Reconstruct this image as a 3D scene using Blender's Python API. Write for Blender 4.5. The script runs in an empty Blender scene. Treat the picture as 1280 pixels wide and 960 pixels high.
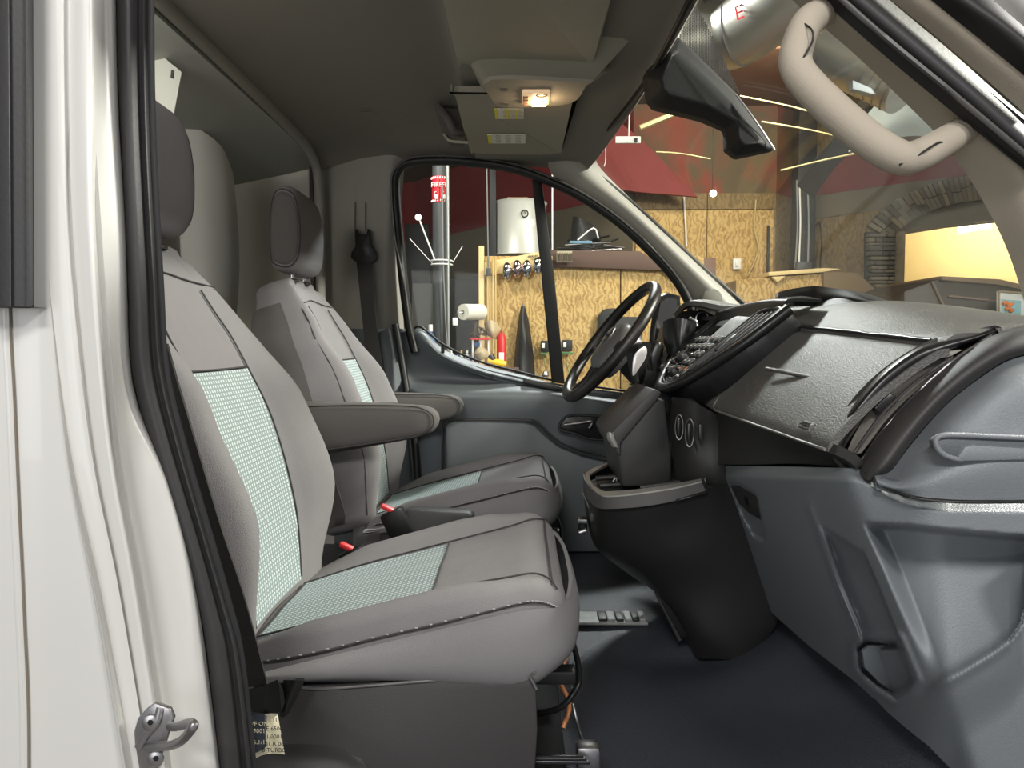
import bpy, bmesh, math, random
from mathutils import Vector, Matrix
random.seed(7)
SC = bpy.context.scene
COL = SC.collection
PI = math.pi
# ------------------------------------------------------------------ camera
F = 960.0
cd = bpy.data.cameras.new('camera'); cam = bpy.data.objects.new('camera', cd); COL.objects.link(cam)
cd.sensor_width = 36; cd.lens = 36 * F / 1280; cd.clip_start = .02; cd.clip_end = 100
PITCH, YAW = math.radians(3.0), math.radians(0.6)
cam.location = (0, 0, 0); cam.rotation_euler = (PI/2 - PITCH, 0, YAW)
SC.camera = cam
# ------------------------------------------------------------------ world / lights
w = bpy.data.worlds.new('world'); SC.world = w; w.use_nodes = True
w.node_tree.nodes['Background'].inputs[0].default_value = (.80, .86, .95, 1)
w.node_tree.nodes['Background'].inputs[1].default_value = .28
SC.view_settings.view_transform = 'Standard'; SC.view_settings.look = 'None'
SC.view_settings.gamma = 1; SC.view_settings.use_curve_mapping = False
SC.view_settings.exposure = 0.0
def area(name, loc, target, size, power, color=(1, 1, 1), sy=None):
    l = bpy.data.lights.new(name, 'AREA'); l.energy = power; l.color = color
    l.shape = 'RECTANGLE'; l.size = size; l.size_y = sy or size
    o = bpy.data.objects.new(name, l); COL.objects.link(o); o.location = loc
    d = Vector(target) - Vector(loc); o.rotation_euler = d.to_track_quat('-Z', 'Y').to_euler(); return o
area('garage_light_near', (-.5, -1.9, 1.85), (0, 1.3, -.3), .9, 60, (1, .985, .96), .35)
area('right_fill', (1.5, -1.5, 1.7), (0, 1.5, -.3), .7, 45, (1, .98, .95), .3)  # fill added from the right to brighten the seat fronts, no known lamp
area('garage_light_front', (3.0, 1.5, 1.8), (.2, 1.6, -.2), .7, 330, (1, .98, .93), .3)
area('garage_light_side', (1.5, 4.8, 1.85), (1.4, 6.9, .1), .8, 42, (1, .93, .78), .3)
area('garage_light_left', (-.9, 4.6, 1.8), (-.6, 6.5, -.1), .8, 32, (1, .96, .88), .3)
area('garage_light_far_side', (.6, 4.2, 1.8), (-.1, 2.3, -.2), .5, 90, (.95, .98, 1), .2)
area('cargo_fill', (-.78, 1.15, .5), (-.85, 2.1, 0), .2, 1.6, (1, .97, .9), .1)  # unseen fill added to brighten the box behind the seats
area('bounce_fill', (-1.0, -2.3, .1), (.4, 1, -.2), 1.6, 26, (1, .99, .97), 1.2)  # unseen fill added in place of bounced light, lifts trim and glovebox
# ------------------------------------------------------------------ helpers
def P(px, py, d):
    v = Vector(((px - 640) / F, (480 - py) / F, -1.0))
    v = cam.rotation_euler.to_matrix() @ v
    return v * (d / v.y)
def lin(c): c /= 255; return c / 12.92 if c <= .04045 else ((c + .055) / 1.055) ** 2.4
MATS = {}
def mat(name, rgb, rough=.6, metal=0, bump=0, scale=200, var=0, vscale=6, emit=0, spec=.5, coat=0, kind=None):
    if name in MATS: return MATS[name]
    m = bpy.data.materials.new(name); m.use_nodes = True; nt = m.node_tree; n = nt.nodes; b = n['Principled BSDF']
    c = tuple(lin(x) for x in rgb) + (1,)
    b.inputs['Base Color'].default_value = c; b.inputs['Roughness'].default_value = rough
    b.inputs['Metallic'].default_value = metal; b.inputs['Specular IOR Level'].default_value = spec
    b.inputs['Coat Weight'].default_value = coat
    tc = n.new('ShaderNodeTexCoord')
    if var:
        t = n.new('ShaderNodeTexNoise'); t.inputs['Scale'].default_value = vscale; t.inputs['Detail'].default_value = 6
        nt.links.new(tc.outputs['Object'], t.inputs['Vector'])
        r = n.new('ShaderNodeMixRGB'); r.blend_type = 'MIX'
        r.inputs[1].default_value = tuple(x * (1 - var) for x in c[:3]) + (1,)
        r.inputs[2].default_value = tuple(min(1, x * (1 + var)) for x in c[:3]) + (1,)
        nt.links.new(t.outputs['Fac'], r.inputs[0]); nt.links.new(r.outputs[0], b.inputs['Base Color'])
    if bump:
        t = n.new('ShaderNodeTexNoise'); t.inputs['Scale'].default_value = scale; t.inputs['Detail'].default_value = 3
        nt.links.new(tc.outputs['Object'], t.inputs['Vector'])
        bp = n.new('ShaderNodeBump'); bp.inputs['Strength'].default_value = bump; bp.inputs['Distance'].default_value = .002
        nt.links.new(t.outputs['Fac'], bp.inputs['Height']); nt.links.new(bp.outputs[0], b.inputs['Normal'])
    if emit:
        b.inputs['Emission Color'].default_value = c; b.inputs['Emission Strength'].default_value = emit
    MATS[name] = m; return m
def glassmat(name, tint, refl=1.0, haze=.03):
    m = bpy.data.materials.new(name); m.use_nodes = True; nt = m.node_tree; n = nt.nodes; n.clear()
    o = n.new('ShaderNodeOutputMaterial'); tr = n.new('ShaderNodeBsdfTransparent'); tr.inputs[0].default_value = tint + (1,)
    g = n.new('ShaderNodeBsdfGlossy'); g.inputs['Roughness'].default_value = .03
    lw = n.new('ShaderNodeLayerWeight'); lw.inputs[0].default_value = .5
    pw = n.new('ShaderNodeMath'); pw.operation = 'POWER'; pw.inputs[1].default_value = 4; nt.links.new(lw.outputs['Facing'], pw.inputs[0])
    mu = n.new('ShaderNodeMath'); mu.operation = 'MULTIPLY_ADD'; mu.inputs[1].default_value = .45 * refl; mu.inputs[2].default_value = .025 * refl
    nt.links.new(pw.outputs[0], mu.inputs[0])
    mx = n.new('ShaderNodeMixShader'); nt.links.new(mu.outputs[0], mx.inputs[0])
    nt.links.new(tr.outputs[0], mx.inputs[1]); nt.links.new(g.outputs[0], mx.inputs[2])
    # faint patchy haze, mixed in as a pale diffuse layer
    df = n.new('ShaderNodeBsdfDiffuse'); df.inputs[0].default_value = (.75, .75, .72, 1)
    tc = n.new('ShaderNodeTexCoord'); t = n.new('ShaderNodeTexNoise'); t.inputs['Scale'].default_value = 5; t.inputs['Detail'].default_value = 8
    nt.links.new(tc.outputs['Object'], t.inputs['Vector'])
    m2 = n.new('ShaderNodeMath'); m2.operation = 'MULTIPLY'; m2.inputs[1].default_value = haze * 2
    nt.links.new(t.outputs['Fac'], m2.inputs[0])
    mx2 = n.new('ShaderNodeMixShader'); nt.links.new(m2.outputs[0], mx2.inputs[0])
    nt.links.new(mx.outputs[0], mx2.inputs[1]); nt.links.new(df.outputs[0], mx2.inputs[2])
    nt.links.new(mx2.outputs[0], o.inputs[0]); return m
def insertmat():
    m = bpy.data.materials.new('aqua_dotted_fabric'); m.use_nodes = True; nt = m.node_tree; n = nt.nodes; b = n['Principled BSDF']
    b.inputs['Roughness'].default_value = .85
    uv = n.new('ShaderNodeUVMap'); sp = n.new('ShaderNodeSeparateXYZ'); nt.links.new(uv.outputs[0], sp.inputs[0])
    def M(op, a, bb=None):
        k = n.new('ShaderNodeMath'); k.operation = op
        for i, v in enumerate((a, bb)):
            if v is None: continue
            if isinstance(v, (int, float)): k.inputs[i].default_value = v
            else: nt.links.new(v, k.inputs[i])
        return k.outputs[0]
    u = M('FRACT', M('DIVIDE', sp.outputs[0], .0105)); v = M('FRACT', M('DIVIDE', sp.outputs[1], .0075))
    line = M('LESS_THAN', M('ABSOLUTE', M('SUBTRACT', u, .5)), .20)
    dash = M('LESS_THAN', M('ABSOLUTE', M('SUBTRACT', v, .5)), .30)
    dot = M('MULTIPLY', line, dash)
    mx = n.new('ShaderNodeMixRGB'); mx.inputs[1].default_value = (lin(130), lin(141), lin(142), 1); mx.inputs[2].default_value = (lin(194), lin(205), lin(203), 1)
    nt.links.new(dot, mx.inputs[0]); nt.links.new(mx.outputs[0], b.inputs['Base Color'])
    bp = n.new('ShaderNodeBump'); bp.inputs['Strength'].default_value = .35; bp.inputs['Distance'].default_value = .001
    nt.links.new(line, bp.inputs['Height']); nt.links.new(bp.outputs[0], b.inputs['Normal'])
    return m
def osbmat(name, a, bcol, scale=3.0):
    m = bpy.data.materials.new(name); m.use_nodes = True; nt = m.node_tree; n = nt.nodes; b = n['Principled BSDF']
    b.inputs['Roughness'].default_value = .75
    tc = n.new('ShaderNodeTexCoord'); t = n.new('ShaderNodeTexNoise'); t.inputs['Scale'].default_value = scale; t.inputs['Detail'].default_value = 5; t.inputs['Distortion'].default_value = 2.2
    nt.links.new(tc.outputs['Object'], t.inputs['Vector'])
    v = n.new('ShaderNodeTexWave'); v.inputs['Scale'].default_value = scale * .9; v.inputs['Distortion'].default_value = 14; v.inputs['Detail'].default_value = 4; v.inputs['Detail Scale'].default_value = 1.6
    nt.links.new(tc.outputs['Object'], v.inputs['Vector'])
    ad = n.new('ShaderNodeMixRGB'); ad.inputs[0].default_value = .3; nt.links.new(t.outputs['Fac'], ad.inputs[1]); nt.links.new(v.outputs['Fac'], ad.inputs[2])
    r = n.new('ShaderNodeValToRGB'); r.color_ramp.elements[0].position = .28; r.color_ramp.elements[1].position = .62
    r.color_ramp.elements[0].color = tuple(lin(x) for x in a) + (1,); r.color_ramp.elements[1].color = tuple(lin(x) for x in bcol) + (1,)
    nt.links.new(ad.outputs[0], r.inputs[0]); nt.links.new(r.outputs[0], b.inputs['Base Color'])
    bp = n.new('ShaderNodeBump'); bp.inputs['Strength'].default_value = .6; bp.inputs['Distance'].default_value = .012
    nt.links.new(ad.outputs[0], bp.inputs['Height']); nt.links.new(bp.outputs[0], b.inputs['Normal'])
    return m

def mottle(name, a, b, sc=1.6):
    m = bpy.data.materials.new(name); m.use_nodes = True; nt = m.node_tree; n = nt.nodes; bs = n['Principled BSDF']; bs.inputs['Roughness'].default_value = .8
    tc = n.new('ShaderNodeTexCoord'); t = n.new('ShaderNodeTexNoise'); t.inputs['Scale'].default_value = sc; t.inputs['Detail'].default_value = 5; t.inputs['Distortion'].default_value = .8
    nt.links.new(tc.outputs['Object'], t.inputs['Vector']); r = n.new('ShaderNodeValToRGB'); r.color_ramp.elements[0].position = .42; r.color_ramp.elements[1].position = .58
    r.color_ramp.elements[0].color = tuple(lin(x) for x in a) + (1,); r.color_ramp.elements[1].color = tuple(lin(x) for x in b) + (1,)
    nt.links.new(t.outputs['Fac'], r.inputs[0]); nt.links.new(r.outputs[0], bs.inputs['Base Color']); return m
def wloc(o):
    v = Vector((0, 0, 0))
    while o: v += o.location; o = o.parent
    return v
def tag(o, label=None, cat=None, group=None, kind=None):
    if label: o['label'] = label
    if cat: o['category'] = cat
    if group: o['group'] = group
    if kind: o['kind'] = kind
    return o
def thing(name, loc, label, cat, group=None, kind=None):
    o = bpy.data.objects.new(name, None); COL.objects.link(o); o.location = loc; o.empty_display_size = .05
    return tag(o, label, cat, group, kind)
def mk(name, verts, faces, m, parent=None, smooth=True, uv=None, angle=40):
    verts = [Vector(v) for v in verts]
    if parent is not None: L = wloc(parent)
    else:
        xs = [v.x for v in verts]; ys = [v.y for v in verts]; zs = [v.z for v in verts]
        L = Vector(((min(xs) + max(xs)) / 2, (min(ys) + max(ys)) / 2, min(zs)))
    me = bpy.data.meshes.new(name); me.from_pydata([v - L for v in verts], [], faces); me.update()
    bm = bmesh.new(); bm.from_mesh(me)
    bmesh.ops.recalc_face_normals(bm, faces=bm.faces)
    bm.to_mesh(me); bm.free()
    if uv:
        ul = me.uv_layers.new(name='UVMap')
        for l in me.loops: ul.data[l.index].uv = uv[l.vertex_index]
    if smooth:
        for p in me.polygons: p.use_smooth = True
        try: me.set_sharp_from_angle(angle=math.radians(angle))
        except Exception: pass
    me.materials.append(m)
    o = bpy.data.objects.new(name, me); COL.objects.link(o)
    if parent is not None: o.parent = parent
    else: o.location = L
    return o
def cr(p0, p1, p2, p3, t):
    return .5 * ((2 * p1) + (p2 - p0) * t + (2 * p0 - 5 * p1 + 4 * p2 - p3) * t * t + (3 * p1 - p0 - 3 * p2 + p3) * t ** 3)
def spline(pts, n, closed=False):
    out = []; N = len(pts)
    if N == 2 and not closed:
        return [pts[0].lerp(pts[1], i / n) for i in range(n + 1)]
    for i in range(N if closed else N - 1):
        g = (lambda k: pts[k % N]) if closed else (lambda k: pts[max(0, min(N - 1, k))])
        a, b, c, d = g(i - 1), g(i), g(i + 1), g(i + 2)
        if not closed:
            if i == 0: a = b * 2 - c
            if i == N - 2: d = c * 2 - b
        for k in range(n): out.append(cr(a, b, c, d, k / n))
    if not closed: out.append(pts[-1].copy())
    return out
def gridmesh(name, G, m, parent=None, t=.01, uv=None, ref=None, angle=50):
    R, C = len(G), len(G[0]); ref = ref or Vector((0, 0, 0))
    nor = [[None] * C for _ in range(R)]; s = 0
    for i in range(R):
        for j in range(C):
            du = G[min(i + 1, R - 1)][j] - G[max(i - 1, 0)][j]; dv = G[i][min(j + 1, C - 1)] - G[i][max(j - 1, 0)]
            nn = du.cross(dv); nn = nn.normalized() if nn.length > 1e-12 else Vector((0, -1, 0)); nor[i][j] = nn
            s += nn.dot((ref - G[i][j]).normalized())
    sg = 1 if s > 0 else -1
    V = [p for r in G for p in r]; off = len(V)
    V = V + [G[i][j] - nor[i][j] * sg * t for i in range(R) for j in range(C)]
    Fc = []
    for i in range(R - 1):
        for j in range(C - 1):
            a = i * C + j; Fc.append((a, a + 1, a + C + 1, a + C)); Fc.append((off + a, off + a + C, off + a + C + 1, off + a + 1))
    for i in range(R - 1):
        a = i * C; Fc.append((a, a + C, off + a + C, off + a)); a = i * C + C - 1; Fc.append((a, off + a, off + a + C, a + C))
    for j in range(C - 1):
        a = j; Fc.append((a, off + a, off + a + 1, a + 1)); a = (R - 1) * C + j; Fc.append((a, a + 1, off + a + 1, off + a))
    U = None
    if uv: U = [x for r in uv for x in r]; U = U + U
    return mk(name, V, Fc, m, parent, uv=U, angle=angle)
def wpatch(name, ctrl, m, parent=None, n=6, t=.01, angle=50, ref=None):
    rows = [spline([Vector(p) for p in r], n) for r in ctrl]
    cols = [spline([r[j] for r in rows], n) for j in range(len(rows[0]))]
    G = [[cols[j][i] for j in range(len(cols))] for i in range(len(cols[0]))]
    return gridmesh(name, G, m, parent, t, angle=angle, ref=ref)
def patch(name, ctrl, m, parent=None, n=6, t=.01, angle=50):
    return wpatch(name, [[P(*p) for p in r] for r in ctrl], m, parent, n, t, angle)
def tubeVF(pts, r, seg=10, sx=1, sy=1, closed=False, up=None):
    N = len(pts); V = []; Fc = []; pv = None
    for i, p in enumerate(pts):
        a = pts[(i - 1) % N] if closed else pts[max(i - 1, 0)]; b = pts[(i + 1) % N] if closed else pts[min(i + 1, N - 1)]
        t = (b - a).normalized()
        if up is not None: x = (Vector(up) - t * t.dot(Vector(up))).normalized()
        elif pv is None:
            u0 = Vector((0, 0, 1)) if abs(t.z) < .9 else Vector((1, 0, 0)); x = (u0 - t * t.dot(u0)).normalized()
        else: x = (pv - t * t.dot(pv)).normalized()
        pv = x; y = t.cross(x); rr = r[i] if isinstance(r, (list, tuple)) else r
        for k in range(seg):
            an = 2 * PI * k / seg; V.append(p + x * math.cos(an) * rr * sx + y * math.sin(an) * rr * sy)
    for i in range(N if closed else N - 1):
        for k in range(seg):
            a = i * seg + k; b = i * seg + (k + 1) % seg; c = ((i + 1) % N) * seg + (k + 1) % seg; d = ((i + 1) % N) * seg + k
            Fc.append((a, b, c, d))
    if not closed:
        Fc.append(tuple(range(seg))[::-1]); Fc.append(tuple(range((N - 1) * seg, N * seg)))
    return V, Fc
def tube(name, pts, r, m, parent=None, seg=10, n=6, sx=1, sy=1, closed=False, up=None, sm=True):
    pts = [Vector(p) for p in pts]
    if sm and len(pts) > 2:
        if isinstance(r, (list, tuple)):
            rv = spline([Vector((x, 0, 0)) for x in r], n, closed); r = [v.x for v in rv]
        pts = spline(pts, n, closed)
    V, Fc = tubeVF(pts, r, seg, sx, sy, closed, up); return mk(name, V, Fc, m, parent, angle=60)
def join(parts):
    V, Fc = [], []
    for v, f in parts:
        o = len(V); V += [Vector(x) for x in v]; Fc += [tuple(o + i for i in q) for q in f]
    return V, Fc
def loft(name, rings, m, parent=None, angle=60, cap=True):
    n = len(rings[0]); V = [p for r in rings for p in r]; Fc = []
    for i in range(len(rings) - 1):
        for k in range(n):
            Fc.append((i * n + k, i * n + (k + 1) % n, (i + 1) * n + (k + 1) % n, (i + 1) * n + k))
    if cap:
        Fc.append(tuple(range(n))); Fc.append(tuple(range((len(rings) - 1) * n, len(rings) * n)))
    return mk(name, V, Fc, m, parent, angle=angle)
def boxVF(c, s, bev=0, rot=None, seg=2):
    bm = bmesh.new(); bmesh.ops.create_cube(bm, size=1)
    for v in bm.verts: v.co = Vector((v.co.x * s[0], v.co.y * s[1], v.co.z * s[2]))
    if bev: bmesh.ops.bevel(bm, geom=list(bm.edges), offset=min(bev, min(s) * .49), segments=seg, profile=.5, affect='EDGES')
    M = rot if rot is not None else Matrix.Identity(3)
    V = [M @ v.co + Vector(c) for v in bm.verts]; bm.verts.index_update(); Fc = [tuple(v.index for v in f.verts) for f in bm.faces]
    bm.free(); return V, Fc
def box(name, c, s, m, parent=None, bev=.003, rot=None, seg=2):
    V, Fc = boxVF(c, s, bev, rot, seg); return mk(name, V, Fc, m, parent, angle=35)
def prismVF(pts, vec, bev=0):
    vec = Vector(vec); bm = bmesh.new(); a = [bm.verts.new(p) for p in pts]; b = [bm.verts.new(Vector(p) + vec) for p in pts]
    n = len(a); bm.faces.new(a); bm.faces.new(b[::-1])
    for i in range(n): bm.faces.new((a[i], b[i], b[(i + 1) % n], a[(i + 1) % n]))
    bmesh.ops.recalc_face_normals(bm, faces=bm.faces)
    if bev: bmesh.ops.bevel(bm, geom=list(bm.edges), offset=bev, segments=2, profile=.5, affect='EDGES', clamp_overlap=True)
    bm.verts.index_update(); V = [v.co.copy() for v in bm.verts]; Fc = [tuple(v.index for v in f.verts) for f in bm.faces]; bm.free(); return V, Fc
def prism(name, pp, d, th, m, parent=None, bev=0, round_=0, angle=35):
    """polygon given on the picture at depth d, extruded th metres away along +y"""
    pts = [P(x, y, d if not isinstance(d, (list, tuple)) else d[i]) for i, (x, y) in enumerate(pp)]
    if round_: pts = spline(pts, round_, True)
    V, Fc = prismVF(pts, (0, th, 0), bev); return mk(name, V, Fc, m, parent, angle=angle)
def frame_mat(ex, ez):
    ex = Vector(ex).normalized(); ez = Vector(ez); ez = (ez - ex * ex.dot(ez)).normalized(); ey = ez.cross(ex)
    return Matrix((ex, ey, ez)).transposed()
def lathe(name, prof, base, m, parent=None, axis=(0, 0, 1), seg=24):
    ax = Vector(axis).normalized(); u = Vector((1, 0, 0)) if abs(ax.x) < .9 else Vector((0, 1, 0)); u = (u - ax * ax.dot(u)).normalized(); v = ax.cross(u)
    rings = [[Vector(base) + ax * h + (u * math.cos(2 * PI * k / seg) + v * math.sin(2 * PI * k / seg)) * max(r, 1e-4) for k in range(seg)] for r, h in prof]
    return loft(name, rings, m, parent, angle=35)
def text(name, s, c, size, ex, ez, m, parent=None, depth=.0006, align='CENTER'):
    """flat lettering: ex = reading direction, ez = up direction of the letters"""
    cu = bpy.data.curves.new(name, 'FONT'); cu.body = s; cu.size = size; cu.extrude = depth; cu.align_x = align; cu.align_y = 'CENTER'; cu.resolution_u = 2
    o = bpy.data.objects.new(name, cu); me = bpy.data.meshes.new_from_object(o); bpy.data.objects.remove(o); bpy.data.curves.remove(cu)
    ex = Vector(ex).normalized(); ez = Vector(ez).normalized(); nn = ex.cross(ez)
    M = Matrix((ex, ez, nn)).transposed()
    V = [M @ v.co + Vector(c) for v in me.vertices]; Fc = [tuple(p.vertices) for p in me.polygons]; bpy.data.meshes.remove(me)
    return mk(name, V, Fc, m, parent, smooth=False)
def kids(o): return [c for c in bpy.data.objects if c.parent == o]
def copy_tree(o, parent=None, off=(0, 0, 0)):
    c = o.copy(); COL.objects.link(c); c.parent = parent
    if parent is None: c.location = o.location + Vector(off)
    for ch in kids(o): copy_tree(ch, c)
    return c
# ------------------------------------------------------------------ materials
FAB = mat('grey_fabric', (124, 121, 122), .9, bump=.5, scale=900, var=.05, vscale=30)
FABD = mat('dark_grey_fabric', (92, 88, 86), .9, bump=.5, scale=900, var=.05, vscale=30)
FABS = mat('pale_grey_fabric', (126, 124, 125), .9, bump=.5, scale=1200, var=.05, vscale=20)
INS = insertmat()
SEAM = mat('seam_thread', (60, 57, 58), .9)
STITCH = mat('stitch_thread', (165, 165, 165), .8)
BLK = mat('black_plastic', (38, 37, 37), .45, bump=.25, scale=1300)
BLKS = mat('satin_black_plastic', (26, 26, 27), .32)
CHAR = mat('charcoal_plastic', (60, 58, 58), .5, bump=.3, scale=1300)
PADM = mat('grained_dash_plastic', (92, 91, 88), .36, bump=.8, scale=480, var=.08, vscale=25)
SILV = mat('grey_plastic', (122, 127, 131), .42, bump=.35, scale=600)
SILD = mat('slate_plastic', (92, 97, 100), .5, bump=.35, scale=600)
TRIMB = mat('beige_trim_plastic', (176, 166, 151), .85, spec=.2, bump=.2, scale=500)
TRIMG = mat('grey_trim_plastic', (150, 147, 138), .55, bump=.2, scale=400)
HEAD = mat('headliner_felt', (124, 119, 110), .95, bump=.4, scale=700)
VIS = mat('visor_vinyl', (152, 146, 132), .85, bump=.2, scale=300)
WHITE = mat('white_paint', (204, 203, 199), .34, coat=.25, var=.02, vscale=3)
RUB = mat('black_rubber', (46, 45, 46), .55, bump=.15, scale=200)
RUBD = mat('window_rubber', (16, 16, 16), .5)
WEB = mat('belt_webbing', (30, 28, 27), .7, bump=.5, scale=600)
CHR = mat('chrome', (205, 205, 205), .16, 1)
STEEL = mat('dark_steel', (172, 170, 172), .4, 1)
RED = mat('red_plastic', (225, 60, 60), .4)
MATF = mat('cab_rubber_mat', (66, 69, 76), .36, bump=1.0, scale=420)
CARD = mat('cream_paper', (216, 208, 180), .8)
INK = mat('black_ink', (30, 30, 30), .8)
INKG = mat('grey_ink', (120, 118, 112), .8)
YEL = mat('yellow_print', (225, 210, 60), .8)
WALLW = mat('white_liner_panel', (182, 178, 166), .6, var=.08, vscale=2)
WALLG = mat('grey_soffit_panel', (165, 166, 158), .7)
# ================================================================== VAN SHELL (setting)
def S(o): o['kind'] = 'structure'; return o
# headliner: rear part higher, step at x=-.14, front header lower
ys = [.84, 1.1, 1.5, 1.9, 2.3, 2.47, 2.56]
drop = [0.0, 0, 0, 0, -.005, -.02, -.055]
rearx = [(-.66, .625), (-.62, .64), (-.5, .66), (-.3, .662), (-.17, .66), (-.145, .635), (-.13, .605), (0, .60)]
rows = []
for x, z in rearx: rows.append([Vector((x, y, z + d * (1 if x < -.14 else .35))) for y, d in zip(ys, drop)])
hx = [.30, .298, .29, .275, .245, .225, .20]
for k, (fx, dz) in enumerate(((.5, -.003), (.88, -.012), (1.0, -.03))):
    rows.append([Vector((fx * hx[j], y, .60 + dz + drop[j] * .35)) for j, y in enumerate(ys)])
ceil = S(wpatch('ceiling', rows, HEAD, None, 5, .03, ref=Vector((0, 1.5, 0))))
roof = box('roof_panel', (-.75, 1.68, .73), (2.1, 1.86, .03), WHITE, ceil, .01)
# pale joint strip that closes the headliner at the back
S(tube('trim_1', [(-.655, .8, .627), (-.66, 1.4, .63), (-.66, 2.2, .62), (-.655, 2.44, .59), (-.65, 2.5, .5), (-.65, 2.51, .2), (-.65, 2.51, -.2)], .018, TRIMG, None, 8, 6, 1.2, .8))
# box body behind the seats: soffit, bulkhead, side wall
S(wpatch('ceiling', [[(-.665, .8, .60), (-.665, 1.7, .60), (-.665, 2.6, .60)], [(-.75, .8, .58), (-.75, 1.7, .58), (-.75, 2.6, .575)], [(-.97, .8, .55), (-.97, 1.7, .54), (-.97, 2.6, .53)]], WALLG, None, 4, .02, ref=Vector((0, 1.5, 0))))
bw = S(box('wall_rear', (-1.0, 1.75, 0), (.03, 1.9, 1.3), WALLW, None, .004))
S(patch('trim_2', [[(222, 150, 2.0), (255, 165, 2.05), (278, 185, 2.12), (291, 215, 2.2)], [(226, 250, 2.0), (258, 255, 2.05), (283, 262, 2.12), (297, 275, 2.2)], [(228, 330, 2.0), (262, 335, 2.05), (286, 345, 2.12), (299, 352, 2.2)], [(245, 470, 2.0), (268, 470, 2.05), (284, 470, 2.12), (288, 470, 2.2)]], mat('white_wheel_box', (205, 203, 195), .5, var=.06, vscale=3), None, 5, .01))
S(box('wall_left', (-.81, 2.64, -.02), (.36, .03, 1.22), WALLW, None, .004))
S(box('trim_3', P(391, 300, 2.58), (.012, .02, 1.1), BLK, None, .003))
lp = thing('mounting_plate', P(205, 100, 1.55), 'bent pale sheet metal tab with a slot hanging behind the passenger headrest', 'bracket')
plateM = mat('pale_card', (200, 200, 188), .7)
pl = prism('plate', [(183, 53), (227, 90), (217, 144), (183, 120)], 1.6, .004, plateM, lp, .0008)
prism('slot', [(214, 87), (217, 88), (216, 98), (213, 97)], 1.597, .003, BLK, lp)
for (x, y) in ((222, 175), (255, 207)):
    tube('wire', [P(x, y, 2.3), P(x + 6, y - 1, 2.28), P(x + 11, y + 1, 2.3)], .0025, BLKS, bw, 6, 3)
# far pillar (driver side) upper and lower trim
S(patch('trim_4', [[(385, 190, 2.60), (402, 192, 2.58), (430, 194, 2.56), (470, 194, 2.545), (492, 194, 2.54), (506, 198, 2.57)],
        [(387, 300, 2.60), (404, 300, 2.59), (432, 300, 2.555), (470, 300, 2.54), (486, 300, 2.54), (500, 300, 2.58)],
        [(389, 413, 2.60), (406, 413, 2.59), (434, 413, 2.555), (470, 413, 2.54), (487, 413, 2.54), (505, 413, 2.58)]], TRIMG, None, 6, .02))
S(patch('trim_5', [[(415, 411, 2.58), (436, 411, 2.535), (470, 411, 2.52), (489, 411, 2.525), (506, 411, 2.57)],
        [(418, 480, 2.58), (440, 480, 2.535), (476, 480, 2.51), (496, 480, 2.52), (512, 480, 2.57)],
        [(418, 540, 2.56), (450, 545, 2.51), (486, 545, 2.49), (508, 545, 2.50), (520, 545, 2.55)],
        [(418, 640, 2.56), (455, 640, 2.49), (495, 640, 2.47), (516, 640, 2.49), (528, 640, 2.55)],
        [(418, 720, 2.56), (455, 720, 2.49), (495, 720, 2.47), (516, 720, 2.49), (528, 720, 2.55)]], SILD, None, 5, .02))
S(tube('trim_6', [P(494, 405, 2.5), P(502, 450, 2.5), P(510, 500, 2.48), P(519, 560, 2.47), P(523, 640, 2.46), P(524, 720, 2.46)], .012, RUBD, None, 8, 5))
# far A pillar trim
ap = S(patch('trim_7', [[(683, 190, 2.50), (720, 190, 2.47), (742, 190, 2.50)],
        [(694, 223, 2.54), (722, 212, 2.50), (752, 212, 2.52)],
        [(760, 273, 2.55), (785, 262, 2.50), (803, 262, 2.54)],
        [(820, 330, 2.55), (848, 322, 2.50), (871, 325, 2.54)],
        [(872, 388, 2.55), (905, 380, 2.50), (938, 388, 2.54)],
        [(880, 420, 2.55), (920, 412, 2.50), (960, 412, 2.54)]], TRIMG, None, 5, .02))
lathe('tweeter_grille', [(.032, .0), (.032, .003), (.029, .005), (.0, .006)], P(890, 373, 2.50), mat('grille_cloth', (130, 128, 120), .9, bump=.8, scale=900), ap, (-.15, -1, .2))
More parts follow.
